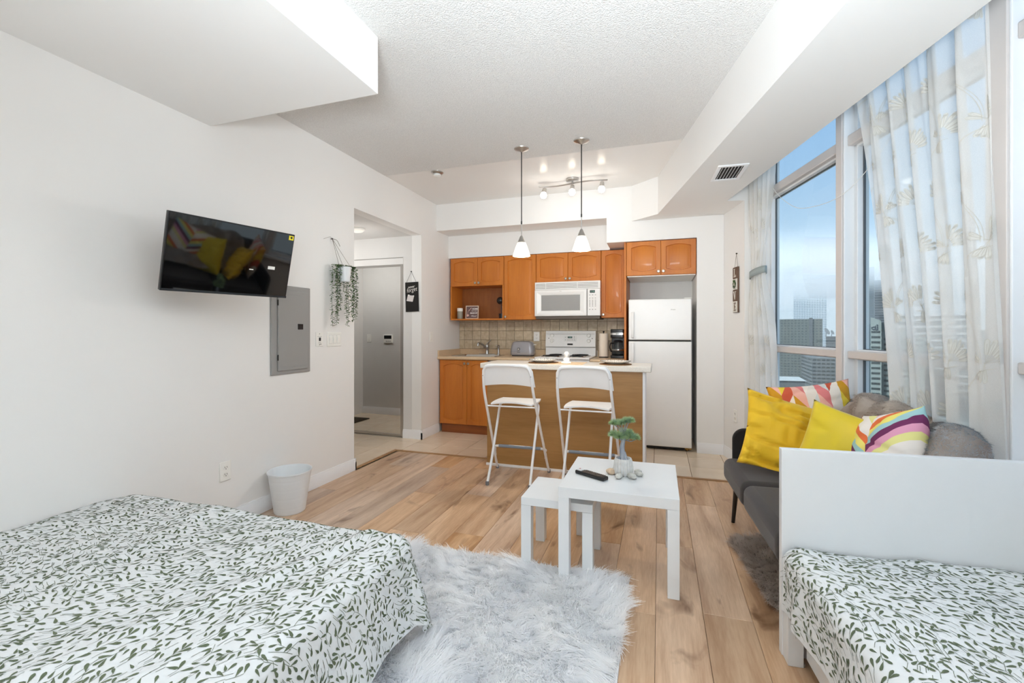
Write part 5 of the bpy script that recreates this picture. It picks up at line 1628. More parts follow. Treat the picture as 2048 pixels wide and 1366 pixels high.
def leaf_print(a0, a1, b0, b1, seed, L0=0.0265):
    """grow vines over a cloth rectangle; returns leaf polygons (n,8,2) and stem quads (m,4,2)"""
    rs = random.Random(seed)
    cell = 0.0042
    nx, ny = int((a1 - a0) / cell) + 2, int((b1 - b0) / cell) + 2
    occ = np.zeros((nx, ny), bool)
    def idx(x, y): return int((x - a0) / cell), int((y - b0) / cell)
    def free(x, y, r=0):
        i, j = idx(x, y)
        if i < 1 or j < 1 or i >= nx - 1 or j >= ny - 1: return False
        return not occ[max(0, i - r):i + r + 1, max(0, j - r):j + r + 1].any()
    def mark(pts):
        for (x, y) in pts:
            i, j = idx(x, y)
            if 0 <= i < nx and 0 <= j < ny: occ[i, j] = True
    leaves, stems = [], []
    def place_leaf(x, y, an, L):
        c, s = math.cos(an), math.sin(an)
        chk = [(x + c * L * t, y + s * L * t) for t in (0.35, 0.6, 0.8, 1.0)]
        if not all(free(px, py) for px, py in chk): return False
        wd = L * 0.165
        out = [(0, 0), (0.35, 0.55), (0.62, 1.0), (0.84, 0.95), (1.0, 0.25), (0.97, -0.5), (0.78, -1.0), (0.4, -0.6)]
        leaves.append([(x + c * L * u - s * wd * v, y + s * L * u + c * wd * v) for u, v in out])
        mk = []
        for t in (0.3, 0.45, 0.6, 0.75, 0.9, 1.0):
            for o in (-wd * 1.1, 0, wd * 1.1): mk.append((x + c * L * t - s * o, y + s * L * t + c * o))
        mark(mk)
        return True
    def vine(x, y, an, steps, depth):
        curv = rs.uniform(-0.10, 0.10)
        side = rs.choice((-1, 1))
        made = 0
        step = L0 * 0.36
        hist = []
        for k in range(steps):
            curv += rs.uniform(-0.035, 0.035); curv = max(-0.2, min(0.2, curv))
            nx_, ny_ = x + math.cos(an) * step, y + math.sin(an) * step
            if k > 1 and not free(nx_, ny_): break
            c, s = math.cos(an), math.sin(an)
            w = 0.00055
            stems.append([(x - s * w, y + c * w), (nx_ - s * w, ny_ + c * w), (nx_ + s * w, ny_ - c * w), (x + s * w, y - c * w)])
            x, y = nx_, ny_
            hist.append((x, y))
            an += curv
            if k >= 1:
                if place_leaf(x, y, an + side * rs.uniform(0.5, 0.85), L0 * rs.uniform(0.8, 1.12)): made += 1
                side = -side
            if depth < 2 and k > 2 and rs.random() < 0.16:
                made += vine(x, y, an + side * 0.8, int(steps * 0.7), depth + 1)
        place_leaf(x, y, an, L0)
        mark(hist)
        return made
    tries = int((a1 - a0) * (b1 - b0) / 0.00035)
    base = rs.uniform(0, 6.28)
    for t in range(tries):
        x, y = rs.uniform(a0, a1), rs.uniform(b0, b1)
        if not free(x, y, 1): continue
        an = math.sin(x * 4.0) * 0.9 + math.cos(y * 3.3) * 0.9 + (0 if rs.random() < 0.75 else PI) + 1.2
        vine(x, y, an, rs.randint(5, 15), 0)
    for t in range(tries * 2):
        x, y = rs.uniform(a0, a1), rs.uniform(b0, b1)
        if free(x, y, 1):
            place_leaf(x, y, rs.uniform(0, 6.28), L0 * 0.8)
    return np.array(leaves), np.array(stems)


def printed_cloth(name, surf, a0, a1, b0, b1, na, nb, parent, seed, thick=0.0, hem=0.006, keep=None):
    """surf: vectorised (a,b)->(n,3). One mesh: cloth grid + inlaid print."""
    ga, gb = np.meshgrid(np.linspace(a0, a1, na + 1), np.linspace(b0, b1, nb + 1))
    P = surf(ga.ravel(), gb.ravel())
    V = [P]; F = []
    i = np.arange(na)[None, :] + (np.arange(nb) * (na + 1))[:, None]
    i = i.ravel()
    F.append(np.stack([i, i + 1, i + na + 2, i + na + 1], 1))
    MI = [np.zeros(len(i), int)]
    lv, st = leaf_print(a0 + hem, a1 - hem, b0 + hem, b1 - hem, seed)
    if keep is not None:
        lv = lv[keep(lv[:, 0, 0], lv[:, 0, 1])]; st = st[keep(st[:, 0, 0], st[:, 0, 1])]
    eps = 1e-3
    def lift(ab, h):
        a, b = ab[:, 0], ab[:, 1]
        p = surf(a, b)
        n = np.cross(surf(a + eps, b) - surf(a - eps, b), surf(a, b + eps) - surf(a, b - eps))
        n /= np.linalg.norm(n, axis=1)[:, None] + 1e-12
        return p + n * h
    off = len(P)
    pl_ = lift(lv.reshape(-1, 2), 0.0011)
    V.append(pl_)
    k = np.arange(len(lv)) * 8 + off
    for q in ((0, 1, 2, 7), (7, 2, 3, 6), (6, 3, 4, 5)):
        F.append(np.stack([k + t for t in q], 1)); MI.append(np.ones(len(k), int))
    off += len(pl_)
    ps = lift(st.reshape(-1, 2), 0.0010)
    V.append(ps)
    k = np.arange(len(st)) * 4 + off
    F.append(np.stack([k, k + 1, k + 2, k + 3], 1)); MI.append(np.ones(len(k), int))
    return np_mesh(name, np.concatenate(V), np.concatenate(F), [cloth_m, print_m], parent, np.concatenate(MI))


def wav(x, y, f, ph): return np.sin(x * f + ph + 1.7 * np.sin(y * f * 0.37 + ph)) * np.cos(y * f * 0.83 - ph * 1.3 + 0.9 * np.sin(x * f * 0.41))


# ---- left bed
bed = empty('double_bed', (-1.72, 0.45, 0), 0, 'large bed in the left foreground under a green leaf-print duvet', 'bed')
m_ = MB(); m_.box(-0.76, 0.70, -1.9, 0.98, 0.04, 0.20); m_.build('bed_base', white_m, bed, bevel=0.01)
m_ = MB(); m_.box(-0.77, 0.72, -1.9, 1.0, 0.202, 0.395); m_.build('mattress', mat('mattress_white', (232, 230, 226), 0.9), bed, bevel=0.05, seg=4)
for (lx, ly) in ((-0.7, -1.8), (0.62, -1.8), (-0.7, 0.9), (0.62, 0.9)):
    m_ = MB(); m_.box(lx, lx + 0.06, ly, ly + 0.06, 0.0, 0.04); m_.build('leg', dark_m, bed)


def bed_surface(a, b):
    """world coordinates; a runs across from the wall, b along towards the foot"""
    XE, YE, ZT = -0.940, 1.475, 0.425
    u = np.maximum(0, a - XE); v = np.maximum(0, b - YE)
    e = np.sqrt(u * u + v * v)
    nx = np.where(e > 1e-9, u / (e + 1e-12), 0); ny = np.where(e > 1e-9, v / (e + 1e-12), 0)
    R = 0.055
    arc = R * PI / 2
    th = np.minimum(e, arc) / R
    outw = R * np.sin(th); down = R * (1 - np.cos(th))
    rest = np.maximum(0, e - arc)
    corner = np.minimum(1, (u * v) / (0.10 * 0.10 + u * v + 1e-9) * 2) * (np.minimum(u, v) > 0)
    flare = 0.10 + 0.10 * corner
    outw = outw + rest * flare
    down = down + rest * np.sqrt(np.maximum(0.0, 1 - flare ** 2))
    # folds down the sides and across the corner
    ang = np.arctan2(v, u)
    side_amp = 0.012 * np.minimum(1, rest / 0.25)
    outw = outw + side_amp * np.sin(b * 17 + 1.2 * np.sin(b * 6) + a * 0.5) * (v <= 0) + side_amp * np.sin(a * 15) * (u <= 0) + 0.020 * np.minimum(1, rest / 0.2) * np.sin(ang * 9.0) * (np.minimum(u, v) > 0)
    x = np.minimum(a, XE) + nx * outw
    y = np.minimum(b, YE) + ny * outw
    z = ZT - down
    flat = np.exp(-e / 0.05)
    z = z + flat * (0.006 * wav(a, b, 7.0, 0.4) + 0.004 * wav(a, b, 15.0, 2.1) + 0.0025 * wav(a, b, 31.0, 0.9))
    # long soft ridge folds on the top and over the edge
    for (ca, sl, wd, am) in ((-1.22, 0.35, 0.035, 0.014), (-1.05, 0.2, 0.025, 0.010), (-1.75, -0.2, 0.05, 0.008)):
        d = (a - (ca + sl * (b - 1.0)))
        z = z + am * np.exp(-(d / wd) ** 2) * (0.3 + 0.7 * np.clip((b - 0.5) / 0.8, 0, 1)) * flat
    # slack towards the wall
    z = z - 0.03 * np.exp(-(a - (-2.49)) / 0.06)
    z = np.maximum(z, 0.050 + 0.004 * np.sin(a * 40) + np.maximum(0, down - 0.38) * 0.05)
    return np.stack([x, y, z], 1)


duv = printed_cloth('duvet', bed_surface, -2.495, -0.595, -0.35, 1.82, 200, 210, None, 5, keep=lambda a, b: (b > 0.30))
tag(duv, 'white duvet with a green leaf print draped over the left bed', 'duvet', 'leaf-print duvets')
duv.modifiers.new('solid', 'SOLIDIFY').thickness = 0.0
duv.modifiers.clear()

# ---- daybed on the right
YB_R = math.radians(4)
r_ = empty('daybed', (0.433, 1.900, 0), YB_R, 'white daybed with a tall end panel in the right foreground', 'bed')
m_ = MB(); m_.box(0.0, 0.86, 0.0, 0.030, 0.0, 0.766); m_.build('end_panel', white_m, r_, bevel=0.002)
m_ = MB(); m_.box(0.004, 0.055, -0.055, -0.0005, 0.0, 0.36); m_.build('corner_post', white_m, r_, bevel=0.002)
m_ = MB(); m_.box(0.062, 0.082, -1.95, -0.056, 0.035, 0.30); m_.build('side_rail', white_m, r_, bevel=0.002)
m_ = MB(); m_.box(0.010, 0.060, -0.05, 0.0, -0.0, 0.012); m_.build('floor_glide', grey_metal_m, r_)
m_ = MB(); m_.box(0.083, 0.84, -1.95, -0.06, 0.10, 0.24); m_.build('slat_base', white_m, r_)
m_ = MB(); m_.box(0.04, 0.85, -1.95, -0.035, 0.245, 0.395); m_.build('mattress', MATS['mattress_white'], r_, bevel=0.04, seg=4)
m_ = MB(); m_.box(0.0, 0.86, -1.99, -1.955, 0.0, 0.766); m_.build('end_panel', white_m, r_, bevel=0.002)
Rz4 = np.array([[math.cos(YB_R), -math.sin(YB_R)], [math.sin(YB_R), math.cos(YB_R)]])


def day_surface(a, b):
    """local daybed axes: a across from the room side, b towards the end panel (0 at the panel)"""
    XE, ZT = 0.055, 0.422
    u = np.maximum(0, XE - a)
    v = np.maximum(0, b - (-0.045))
    R = 0.05; arc = R * PI / 2
    th = np.minimum(u, arc) / R
    rest = np.maximum(0, u - arc)
    k = 0.35 * np.exp(-((b + 0.02) / 0.22) ** 2)
    outw = R * np.sin(th) * (1 + 0.5 * k) + rest * (0.03 + 0.0 * k)
    down = R * (1 - np.cos(th)) + rest
    outw = outw + 0.010 * np.minimum(1, rest / 0.1) * np.sin(b * 22 + 1.3 * np.sin(b * 9)) + 0.004 * np.sin(b * 60 + a * 10) * np.minimum(1, u / 0.05) * np.exp(-((b + 0.08) / 0.15) ** 2)
    x = np.maximum(a, XE) - outw
    z = ZT - down
    flat = np.exp(-u / 0.05)
    z = z + flat * (0.007 * wav(a, b, 8.0, 1.4) + 0.004 * wav(a, b, 17.0, 0.3) + 0.002 * wav(a, b, 33.0, 1.9))
    z = z + flat * 0.012 * np.exp(-((a - 0.12 + 0.3 * (b + 0.3)) / 0.03) ** 2) * np.clip(-b, 0, 1) 
    # rolls down just before the panel
    e = np.maximum(0, b + 0.07)
    z = z - 3.5 * e * e
    y = b - 0.012
    wx = 0.433 + Rz4[0, 0] * x + Rz4[0, 1] * y
    wy = 1.900 + Rz4[1, 0] * x + Rz4[1, 1] * y
    return np.stack([wx, wy, z], 1)


duv2 = printed_cloth('duvet', day_surface, -0.205, 0.855, -1.75, -0.004, 130, 180, None, 9, keep=lambda a, b: (b > -1.45))
tag(duv2, 'white duvet with a green leaf print tucked on the daybed at the right', 'duvet', 'leaf-print duvets')


# ---- fur
def fur(name, pts, nrm, length, width, lean, seed, mats, parent, clump=0.03, clump_pull=0.5, segs=3, mi=None):
    """pts (n,3), nrm (n,3), lean (n,3) direction the pile lies in"""
    rs = np.random.RandomState(seed)
    n = len(pts)
    L = length * rs.uniform(0.7, 1.15, n)
    jit = rs.normal(0, 0.30, (n, 3))
    d0 = nrm * 1.0 + jit * 0.5
    d1 = lean * 1.25 + jit * np.array([1, 1, 0.5]) + nrm * 0.15
    # clumps: cell hash of positions, strands converge to a cell tip
    key = np.floor(pts / clump).astype(int)
    h = (key[:, 0] * 73856093 ^ key[:, 1] * 19349663 ^ key[:, 2] * 83492791) & 0xffff
    cj = rs.normal(0, 0.45, (65536, 3))[h]
    d1 = d1 + cj * np.array([1, 1, 0.5])
    cc = (key + 0.5 + rs.uniform(-0.3, 0.3, (65536, 3))[h]) * clump
    to_c = (cc - pts); to_c -= nrm * (to_c * nrm).sum(1)[:, None]
    side = np.cross(d1, nrm + rs.normal(0, 0.22, (n, 3)))
    side /= np.linalg.norm(side, axis=1)[:, None] + 1e-9
    V = []
    for s in range(segs + 1):
        t = s / segs
        p = pts + (d0 * (t - 0.5 * t * t) * 0.62 + d1 * (t * t) * 0.62) * L[:, None] + to_c * clump_pull * t
        w = width * (1 - 0.8 * t)
        V.append(np.stack([p - side * w / 2, p + side * w / 2], 1))
    V = np.stack(V, 1).reshape(-1, 3)
    b = np.arange(n) * (2 * (segs + 1))
    F = []
    for s in range(segs):
        F.append(np.stack([b + 2 * s, b + 2 * s + 1, b + 2 * s + 3, b + 2 * s + 2], 1))
    F = np.concatenate(F)
    o = np_mesh(name, V, F, mats, parent)
    o['kind'] = 'stuff'
    return o


rug_m = mat('rug_pile', (255, 255, 255), 0.9, vary=1.0, scale=5.5, color2=(247, 248, 250), transl=0.4, detail=5, spec=0.0)
r_ = empty('shag_rug', (-0.9, 1.4, 0), 0, 'thick grey and white shag rug on the wood floor between the beds', 'rug')
m_ = MB(); m_.box(-0.70, 0.765, -0.7, 0.835, 0.0005, 0.010); m_.build('backing', mat('rug_backing', (215, 215, 217), 0.95), r_, bevel=0.003)
N_ = 80000
rx_, ry_ = npr.uniform(-1.52, -0.135, N_), npr.uniform(1.12, 2.235, N_)
kp = ~((rx_ < -0.98) & (ry_ < 1.46))
rx_, ry_ = rx_[kp], ry_[kp]
edge = 0.02 * np.sin(ry_ * 23) * 0
pts_ = np.stack([rx_ + 0.9, ry_ - 1.4, np.full(len(rx_), 0.008)], 1)
nr_ = np.tile(np.array([0, 0, 1.0]), (len(pts_), 1))
la_ = 1.3 * np.sin(pts_[:, 0] * 5 + 1.0) * np.cos(pts_[:, 1] * 4) + 0.9 * np.sin(pts_[:, 0] * 13 + pts_[:, 1] * 9) - 1.2
ln_ = np.stack([np.cos(la_) * 0.9, np.sin(la_) * 0.9, np.full(len(la_), 0.15)], 1)
fur('pile', pts_, nr_, 0.055, 0.0040, ln_, 21, rug_m, r_, clump=0.035, clump_pull=0.35)

# ---- sheepskin under the sofa
sk_m = mat('sheepskin_pile', (226, 216, 208), 0.85, vary=1.0, scale=12, color2=(198, 186, 176), transl=0.4)
r_ = empty('sheepskin_rug', (0.62, 2.58, 0), 0, 'small brown grey sheepskin on the floor under the sofa', 'rug')
def sk_r(a): return 1.0 + 0.10 * math.sin(3 * a + 0.6) + 0.07 * math.sin(5 * a + 1.0) + 0.05 * math.sin(8 * a)
def sk_in(x, y): 
    a = math.atan2(y / 0.41, x / 0.23); return math.hypot(x / 0.23, y / 0.41) / sk_r(a)
m_ = MB(); m_.prism([(0.225 * sk_r(a) * math.cos(a), 0.40 * sk_r(a) * math.sin(a)) for a in [2 * PI * k / 60 for k in range(60)]], 0.0005, 0.007); m_.build('hide', mat('hide', (120, 108, 98), 0.95), r_)
P_ = []
rs = random.Random(4)
while len(P_) < 26000:
    x, y = rs.uniform(-0.30, 0.30), rs.uniform(-0.50, 0.50)
    if sk_in(x, y) < 1.0: P_.append((x, y, 0.006))
P_ = np.array(P_)
aa = np.arctan2(P_[:, 1], P_[:, 0])
ln_ = np.stack([np.cos(aa) * 0.8, np.sin(aa) * 0.5 - 0.4, np.full(len(P_), 0.1)], 1)
fur('pile', P_, np.tile([0, 0, 1.0], (len(P_), 1)), 0.036, 0.0026, ln_, 5, sk_m, r_, clump=0.022, clump_pull=0.5)

# ---- sofa: seat towards the room, back to the window
SA = math.radians(3.2)
r_ = empty('sofa', (0.376, 3.070, 0), SA, 'charcoal fabric sofa under the window with slim black legs', 'sofa')
sofa_m = mat('sofa_fabric', (58, 53, 52), 0.9, vary=0.5, scale=160, color2=(44, 40, 40), bump=0.12, bscale=350, sheen=0.2)
sofa_b = mat('sofa_side', (38, 36, 37), 0.85, bump=0.05)
# local: x 0 = seat front edge, grows to the window; y 0 = far end, negative towards the camera
def cushion(x0, x1, y0, y1, z0, z1, name, mm, parent, rad=0.03):
    m_ = MB(); m_.box(x0, x1, y0, y1, z0, z1); return m_.build(name, mm, parent, bevel=rad, seg=5, smooth=60)
cushion(0.0, 0.56, -0.505, 0.0, 0.285, 0.425, 'seat_cushion', sofa_m, r_, 0.045)
cushion(0.0, 0.56, -1.10, -0.508, 0.285, 0.425, 'seat_cushion', sofa_m, r_, 0.045)
m_ = MB(); m_.box(0.05, 0.60, -1.09, -0.02, 0.262, 0.284); m_.build('base_frame', sofa_b, r_, bevel=0.004)
# far side panel with rounded front corner
arm = [(0.06, 0.27), (0.72, 0.27), (0.72, 0.60)] + [(0.13 - 0.07 * math.sin(a) , 0.53 + 0.07 * math.cos(a)) for a in [PI / 2 * k / 8 for k in range(9)]]
m_ = MB(); m_.prism(arm, 0.003, 0.035, 'Y'); m_.build('side_panel', sofa_b, r_, bevel=0.008)
def backs(x):
    pass
for (ya_, yb_) in ((-0.505, -0.005), (-0.915, -0.510)):
    m_ = MB(); m_.obox((0.53, ya_, 0.40), (0.12, 0, 0.03), (0, yb_ - ya_, 0), (0.09, 0, 0.40)); m_.build('back_cushion', sofa_m, r_, bevel=0.035, seg=5, smooth=60)
for (lx, ly, sx, sy) in ((0.07, -0.05, -0.0, 0.10), (0.60, -0.05, 0.02, 0.04), (0.07, -1.08, -0.0, -0.04), (0.60, -1.08, 0.02, -0.04)):
    m_ = MB(); m_.tube([(lx, ly, 0.275), (lx + sx, ly + sy + 0.07 * 0, 0.0)], [0.016, 0.011], 12); m_.build('leg', black_m, r_)


# ---- cushions
def pillow(name, loc, rot, w, h, t, mm, label, grp, seed, wr=0.006, pinch=0.06, piping=None):
    N = 36
    V, F = [], []
    off = Vector((seed * 7.3, 0, 0))
    def pt(u, v, s):
        au, av = abs(u), abs(v)
        px = u * w / 2 * (1 - pinch * (1 - av ** 3) * (au ** 4) + 0.03 * au * av)
        pz = v * h / 2 * (1 - pinch * (1 - au ** 3) * (av ** 4) + 0.03 * au * av)
        d = (max(0, 1 - au ** 2.6) ** 0.55) * (max(0, 1 - av ** 2.6) ** 0.55)
        q = Vector((px * 5, pz * 5, s * 3)) + off
        n_ = mnoise.noise(q) * 0.5 + mnoise.noise(Vector((q.x * 2.3, q.z, q.y * 0.8)) * 2.1) * 0.5
        ridge = abs(mnoise.noise(Vector((q.x * 0.5 + q.y * 0.9, q.y * 2.3, s))))
        y = s * (t / 2 * d + wr * 2.4 * n_ * min(1, d * 3) - wr * 1.8 * (1 - min(1, ridge * 7)) * min(1, d * 3))
        return (px, y, pz)
    for s in (-1, 1):
        for j in range(N + 1):
            for i in range(N + 1):
                V.append(pt(-1 + 2 * i / N, -1 + 2 * j / N, s))
    k = (N + 1) ** 2
    for b in (0, k):
        for j in range(N):
            for i in range(N):
                a = b + j * (N + 1) + i
                F.append((a, a + 1, a + N + 2, a + N + 1))
    m_ = MB(); m_.add(V, F)
    bm_name = name
    me = bpy.data.meshes.new(name); me.from_pydata(m_.v, [], m_.f)
    uv = me.uv_layers.new(name='UVMap')
    co = [( (i % (N + 1)) / N, ((i % k) // (N + 1)) / N) for i in range(2 * k)]
    for p in me.polygons:
        for li in p.loop_indices:
            uv.data[li].uv = co[me.loops[li].vertex_index]
    bm = bmesh.new(); bm.from_mesh(me)
    bmesh.ops.remove_doubles(bm, verts=bm.verts, dist=0.0004)
    bmesh.ops.recalc_face_normals(bm, faces=bm.faces); bm.to_mesh(me); bm.free()
    me.materials.append(mm); me.polygons.foreach_set('use_smooth', [True] * len(me.polygons))
    o = bpy.data.objects.new(name, me); col.objects.link(o)
    o.location = loc; o.rotation_euler = rot
    tag(o, label, 'cushion', grp)
    if piping:
        m_ = MB()
        ring = [(pt(-1 + 2 * i / 24, -1, 1)) for i in range(24)] + [pt(1, -1 + 2 * i / 24, 1) for i in range(24)] + [pt(1 - 2 * i / 24, 1, 1) for i in range(24)] + [pt(-1, 1 - 2 * i / 24, 1) for i in range(25)]
        m_.tube([(a * 1.003, 0, c * 1.003) for a, b, c in ring], 0.0035, 6); m_.build('piping', piping, o)
    return o


yel_m = mat('yellow_cotton', (232, 188, 28), 0.7, vary=0.5, scale=6, color2=(216, 166, 16), bump=0.15, bscale=25, sheen=0.15)
yel2_m = mat('yellow_satin', (224, 198, 36), 0.5, vary=0.4, scale=5, color2=(200, 176, 24), bump=0.1, bscale=18, sheen=0.2)


def harlequin(name, pal, ncol, nrow, skew=1.0, rot90=False, seed=0.0, ramp=None):
    m = bpy.data.materials.new(name); m.use_nodes = True
    n = m.node_tree; b = n.nodes['Principled BSDF']; b.inputs['Roughness'].default_value = 0.85
    uv = n.nodes.new('ShaderNodeUVMap'); sp = n.nodes.new('ShaderNodeSeparateXYZ'); n.links.new(uv.outputs[0], sp.inputs[0])
    u, v = (sp.outputs[1], sp.outputs[0]) if rot90 else (sp.outputs[0], sp.outputs[1])
    def M(op, a, b_=None, c=None):
        nd = n.nodes.new('ShaderNodeMath'); nd.operation = op
        for i, x in enumerate((a, b_, c)):
            if x is None: continue
            if isinstance(x, (int, float)): nd.inputs[i].default_value = x
            else: n.links.new(x, nd.inputs[i])
        return nd.outputs[0]
    uu = M('MULTIPLY', u, ncol)
    tri = M('PINGPONG', uu, 1.0)
    colu = M('FLOOR', uu)
    vv = M('ADD', M('MULTIPLY', v, nrow), M('MULTIPLY', tri, skew))
    row = M('FLOOR', vv)
    idx = M('FRACT', M('ADD', M('MULTIPLY', row, 0.381966), M('ADD', M('MULTIPLY', colu, 0.17 + seed), 0.07)))
    rp = n.nodes.new('ShaderNodeValToRGB'); rp.color_ramp.interpolation = 'CONSTANT'
    els = rp.color_ramp.elements
    while len(els) < len(pal): els.new(0.5)
    for i, c in enumerate(pal): els[i].position = i / len(pal); els[i].color = lin(c)
    n.links.new(idx, rp.inputs[0]); n.links.new(rp.outputs[0], b.inputs['Base Color'])
    MATS[name] = m
    return m


har1 = harlequin('zigzag_print', [(232, 220, 206), (232, 200, 60), (226, 130, 128), (240, 226, 210), (208, 150, 30), (214, 214, 208), (206, 90, 60), (240, 178, 160)], 7, 4.6, 1.0)
har2 = harlequin('stripe_print', [(238, 232, 226), (112, 44, 92), (228, 116, 64), (232, 228, 150), (160, 202, 206), (236, 230, 224), (226, 160, 190), (236, 224, 120)], 2, 12.0, 4.0, rot90=False, seed=0.11)
PG = 'cushions on the sofa'
pillow('cushion', (0.725, 2.80, 0.612), (math.radians(-24), math.radians(15), math.radians(6)), 0.58, 0.42, 0.15, yel_m,
       'large creased mustard yellow cushion at the far end of the sofa', PG, 1, wr=0.016)
pillow('cushion', (0.850, 3.00, 0.690), (math.radians(-10), math.radians(-8), math.radians(4)), 0.42, 0.42, 0.12, har1,
       'cushion with yellow, pink and white zigzag print behind the large yellow one', PG, 2, piping=MATS['grey_twine'] if False else None)
pillow('cushion', (0.855, 2.53, 0.600), (math.radians(-14), math.radians(14), math.radians(-34)), 0.42, 0.42, 0.16, yel2_m,
       'smaller bright yellow cushion in the middle of the sofa', PG, 3)
pillow('cushion', (0.945, 2.36, 0.655), (math.radians(-12), math.radians(-16), math.radians(-80)), 0.40, 0.40, 0.19, har2,
       'cushion with purple, orange and blue stripes nearest the end panel', PG, 4)

# ---- fleece throw over the sofa back
thr_m = mat('throw_pile', (226, 220, 213), 0.9, vary=1.0, scale=4.5, color2=(166, 144, 130), transl=0.4, detail=6)
thr2_m = mat('throw_pile_grey', (214, 216, 218), 0.9, vary=1.0, scale=7, color2=(140, 148, 154), transl=0.4, detail=6)


def throw_surface(a, b):
    """a 0..1 from far to near along the sofa, b 0..1 from the seat up over the back and down behind; sofa local axes"""
    y = -0.22 - a * 0.83 + 0.02 * np.sin(b * 5 + a * 4)
    hgt = 0.858 + 0.012 * np.sin(a * 9) - 0.055 * a ** 2
    th = np.clip((b - 0.35) / 0.55, 0, 1) * PI
    lowf = np.clip((0.45 - b) / 0.45, 0, 1)
    x = 0.685 - 0.095 * np.cos(th) - 0.30 * lowf ** 1.3
    z = hgt - 0.10 + 0.10 * np.sin(th) - 0.24 * lowf - 0.30 * np.clip((b - 0.75) / 0.25, 0, 1)
    f = 0.024 * np.sin(a * 21 + b * 7 + 2 * np.sin(a * 6)) + 0.015 * np.sin(a * 9 - b * 13)
    x = x - f * np.sin(th) * 0.4 - np.abs(f) * 0.5
    z = z + f * 0.9 * np.exp(-((b - 0.45) / 0.35) ** 2)
    c, s = math.cos(SA), math.sin(SA)
    en = np.clip((a - 0.93) / 0.07, 0, 1) ** 1.5
    x = 0.66 + (x - 0.66) * (1 - 0.97 * en)
    z = z * (1 - en) + 0.60 * en
    return np.stack([0.376 + c * x - s * y, 3.070 + s * x + c * y, z], 1)


ga, gb = np.meshgrid(np.linspace(0, 1, 121), np.linspace(0, 1, 61))
P_ = throw_surface(ga.ravel(), gb.ravel())
i = (np.arange(120)[None, :] + (np.arange(60) * 121)[:, None]).ravel()
r_ = np_mesh('throw_blanket', P_, np.stack([i, i + 1, i + 122, i + 121], 1), thr_m)
tag(r_, 'fluffy brown and grey fleece throw draped over the sofa back', 'blanket')
N_ = 60000
a_, b_ = npr.uniform(0, 1, N_), npr.uniform(0, 1, N_)
P_ = throw_surface(a_, b_)
e_ = 1e-3
n_ = np.cross(throw_surface(a_ + e_, b_) - throw_surface(a_ - e_, b_), throw_surface(a_, b_ + e_) - throw_surface(a_, b_ - e_))
n_ /= np.linalg.norm(n_, axis=1)[:, None] + 1e-9
flip = ((P_ - np.array([1.05, 2.5, 0.70])) * n_).sum(1) < 0
n_[flip] *= -1
ln_ = np.stack([-0.4 + 0 * a_, 0.3 * np.sin(a_ * 20), -0.4 + 0 * a_], 1)
hs_ = a_ + 0.08 * np.sin(b_ * 9)
pa = fur('pile', P_, n_, 0.017, 0.0019, ln_, 8, [thr_m, thr2_m], r_, clump=0.014, clump_pull=0.4, segs=2)
mi_ = np.where(hs_ > 0.62, 1, 0)
pa.data.polygons.foreach_set('material_index', np.tile(mi_, 2).astype(np.int32))

# ---- curtains with embroidered sprays
sheer_m = sheer_mat('sheer_voile', (243, 242, 239), 0.32, 0.5)
emb_m = sheer_mat('embroidery', (226, 224, 218), 0.06, 0.35)
emb_l = sheer_mat('embroidery_line', (203, 199, 190), 0.0, 0.3)
tie_m = mat('tieback_grey', (150, 160, 160), 0.8, bump=0.05)


def embroidery(width, z0, z1, seed, off=0.0):
    """flower sprays in cloth coordinates (a across 0..width, z). Returns filled petals (n,8,2) and line quads (m,4,2)"""
    rs = random.Random(seed)
    pet, lines = [], []
    def line(pts, w):
        for (p, q) in zip(pts, pts[1:]):
            dx, dy = q[0] - p[0], q[1] - p[1]; L = math.hypot(dx, dy) + 1e-9; nx, ny = -dy / L * w, dx / L * w
            lines.append([(p[0] - nx, p[1] - ny), (q[0] - nx, q[1] - ny), (q[0] + nx, q[1] + ny), (p[0] + nx, p[1] + ny)])
    def petal(cx, cy, an, L, wd):
        c, s = math.cos(an), math.sin(an)
        out = [(0, 0), (0.35, 0.45), (0.72, 0.95), (0.93, 0.85), (1.0, 0.0), (0.93, -0.85), (0.72, -0.95), (0.35, -0.45)]
        P = [(cx + c * L * u - s * wd * v, cy + s * L * u + c * wd * v) for u, v in out]
        pet.append(P)
        line(P[1:] , 0.0009)
        line([(cx, cy), (cx + c * L * 0.8, cy + s * L * 0.8)], 0.0008)
    row = 0
    z = z0 + 0.08
    while z < z1:
        a = 0.10 + (0.17 if row % 2 else 0.0) + off
        while a < width - 0.03:
            flip = 1 if row % 2 else -1
            base = PI / 2 + flip * 0.75
            for k in range(7):
                petal(a, z, base + (k - 3) * 0.23, 0.098 + 0.006 * math.sin(k * 2), 0.0068)
            for k in range(3):
                petal(a, z, base + PI * flip * 0.85 + (k - 1) * 0.26, 0.075, 0.0075)
            for k in range(2):
                petal(a, z, base - PI * flip * 0.55 + (k) * 0.3, 0.06, 0.007)
            st = []
            for k in range(14):
                t = k / 13; st.append((a - flip * 0.02 - flip * (-0.17) * math.sin(t * PI / 2), z - 0.02 - 0.22 * t ** 1.6))
            line(st, 0.0012); line([(p[0] + 0.008, p[1] + 0.002) for p in st], 0.001)
            a += 0.34
        z += 0.235; row += 1
    return np.array(pet), np.array(lines)


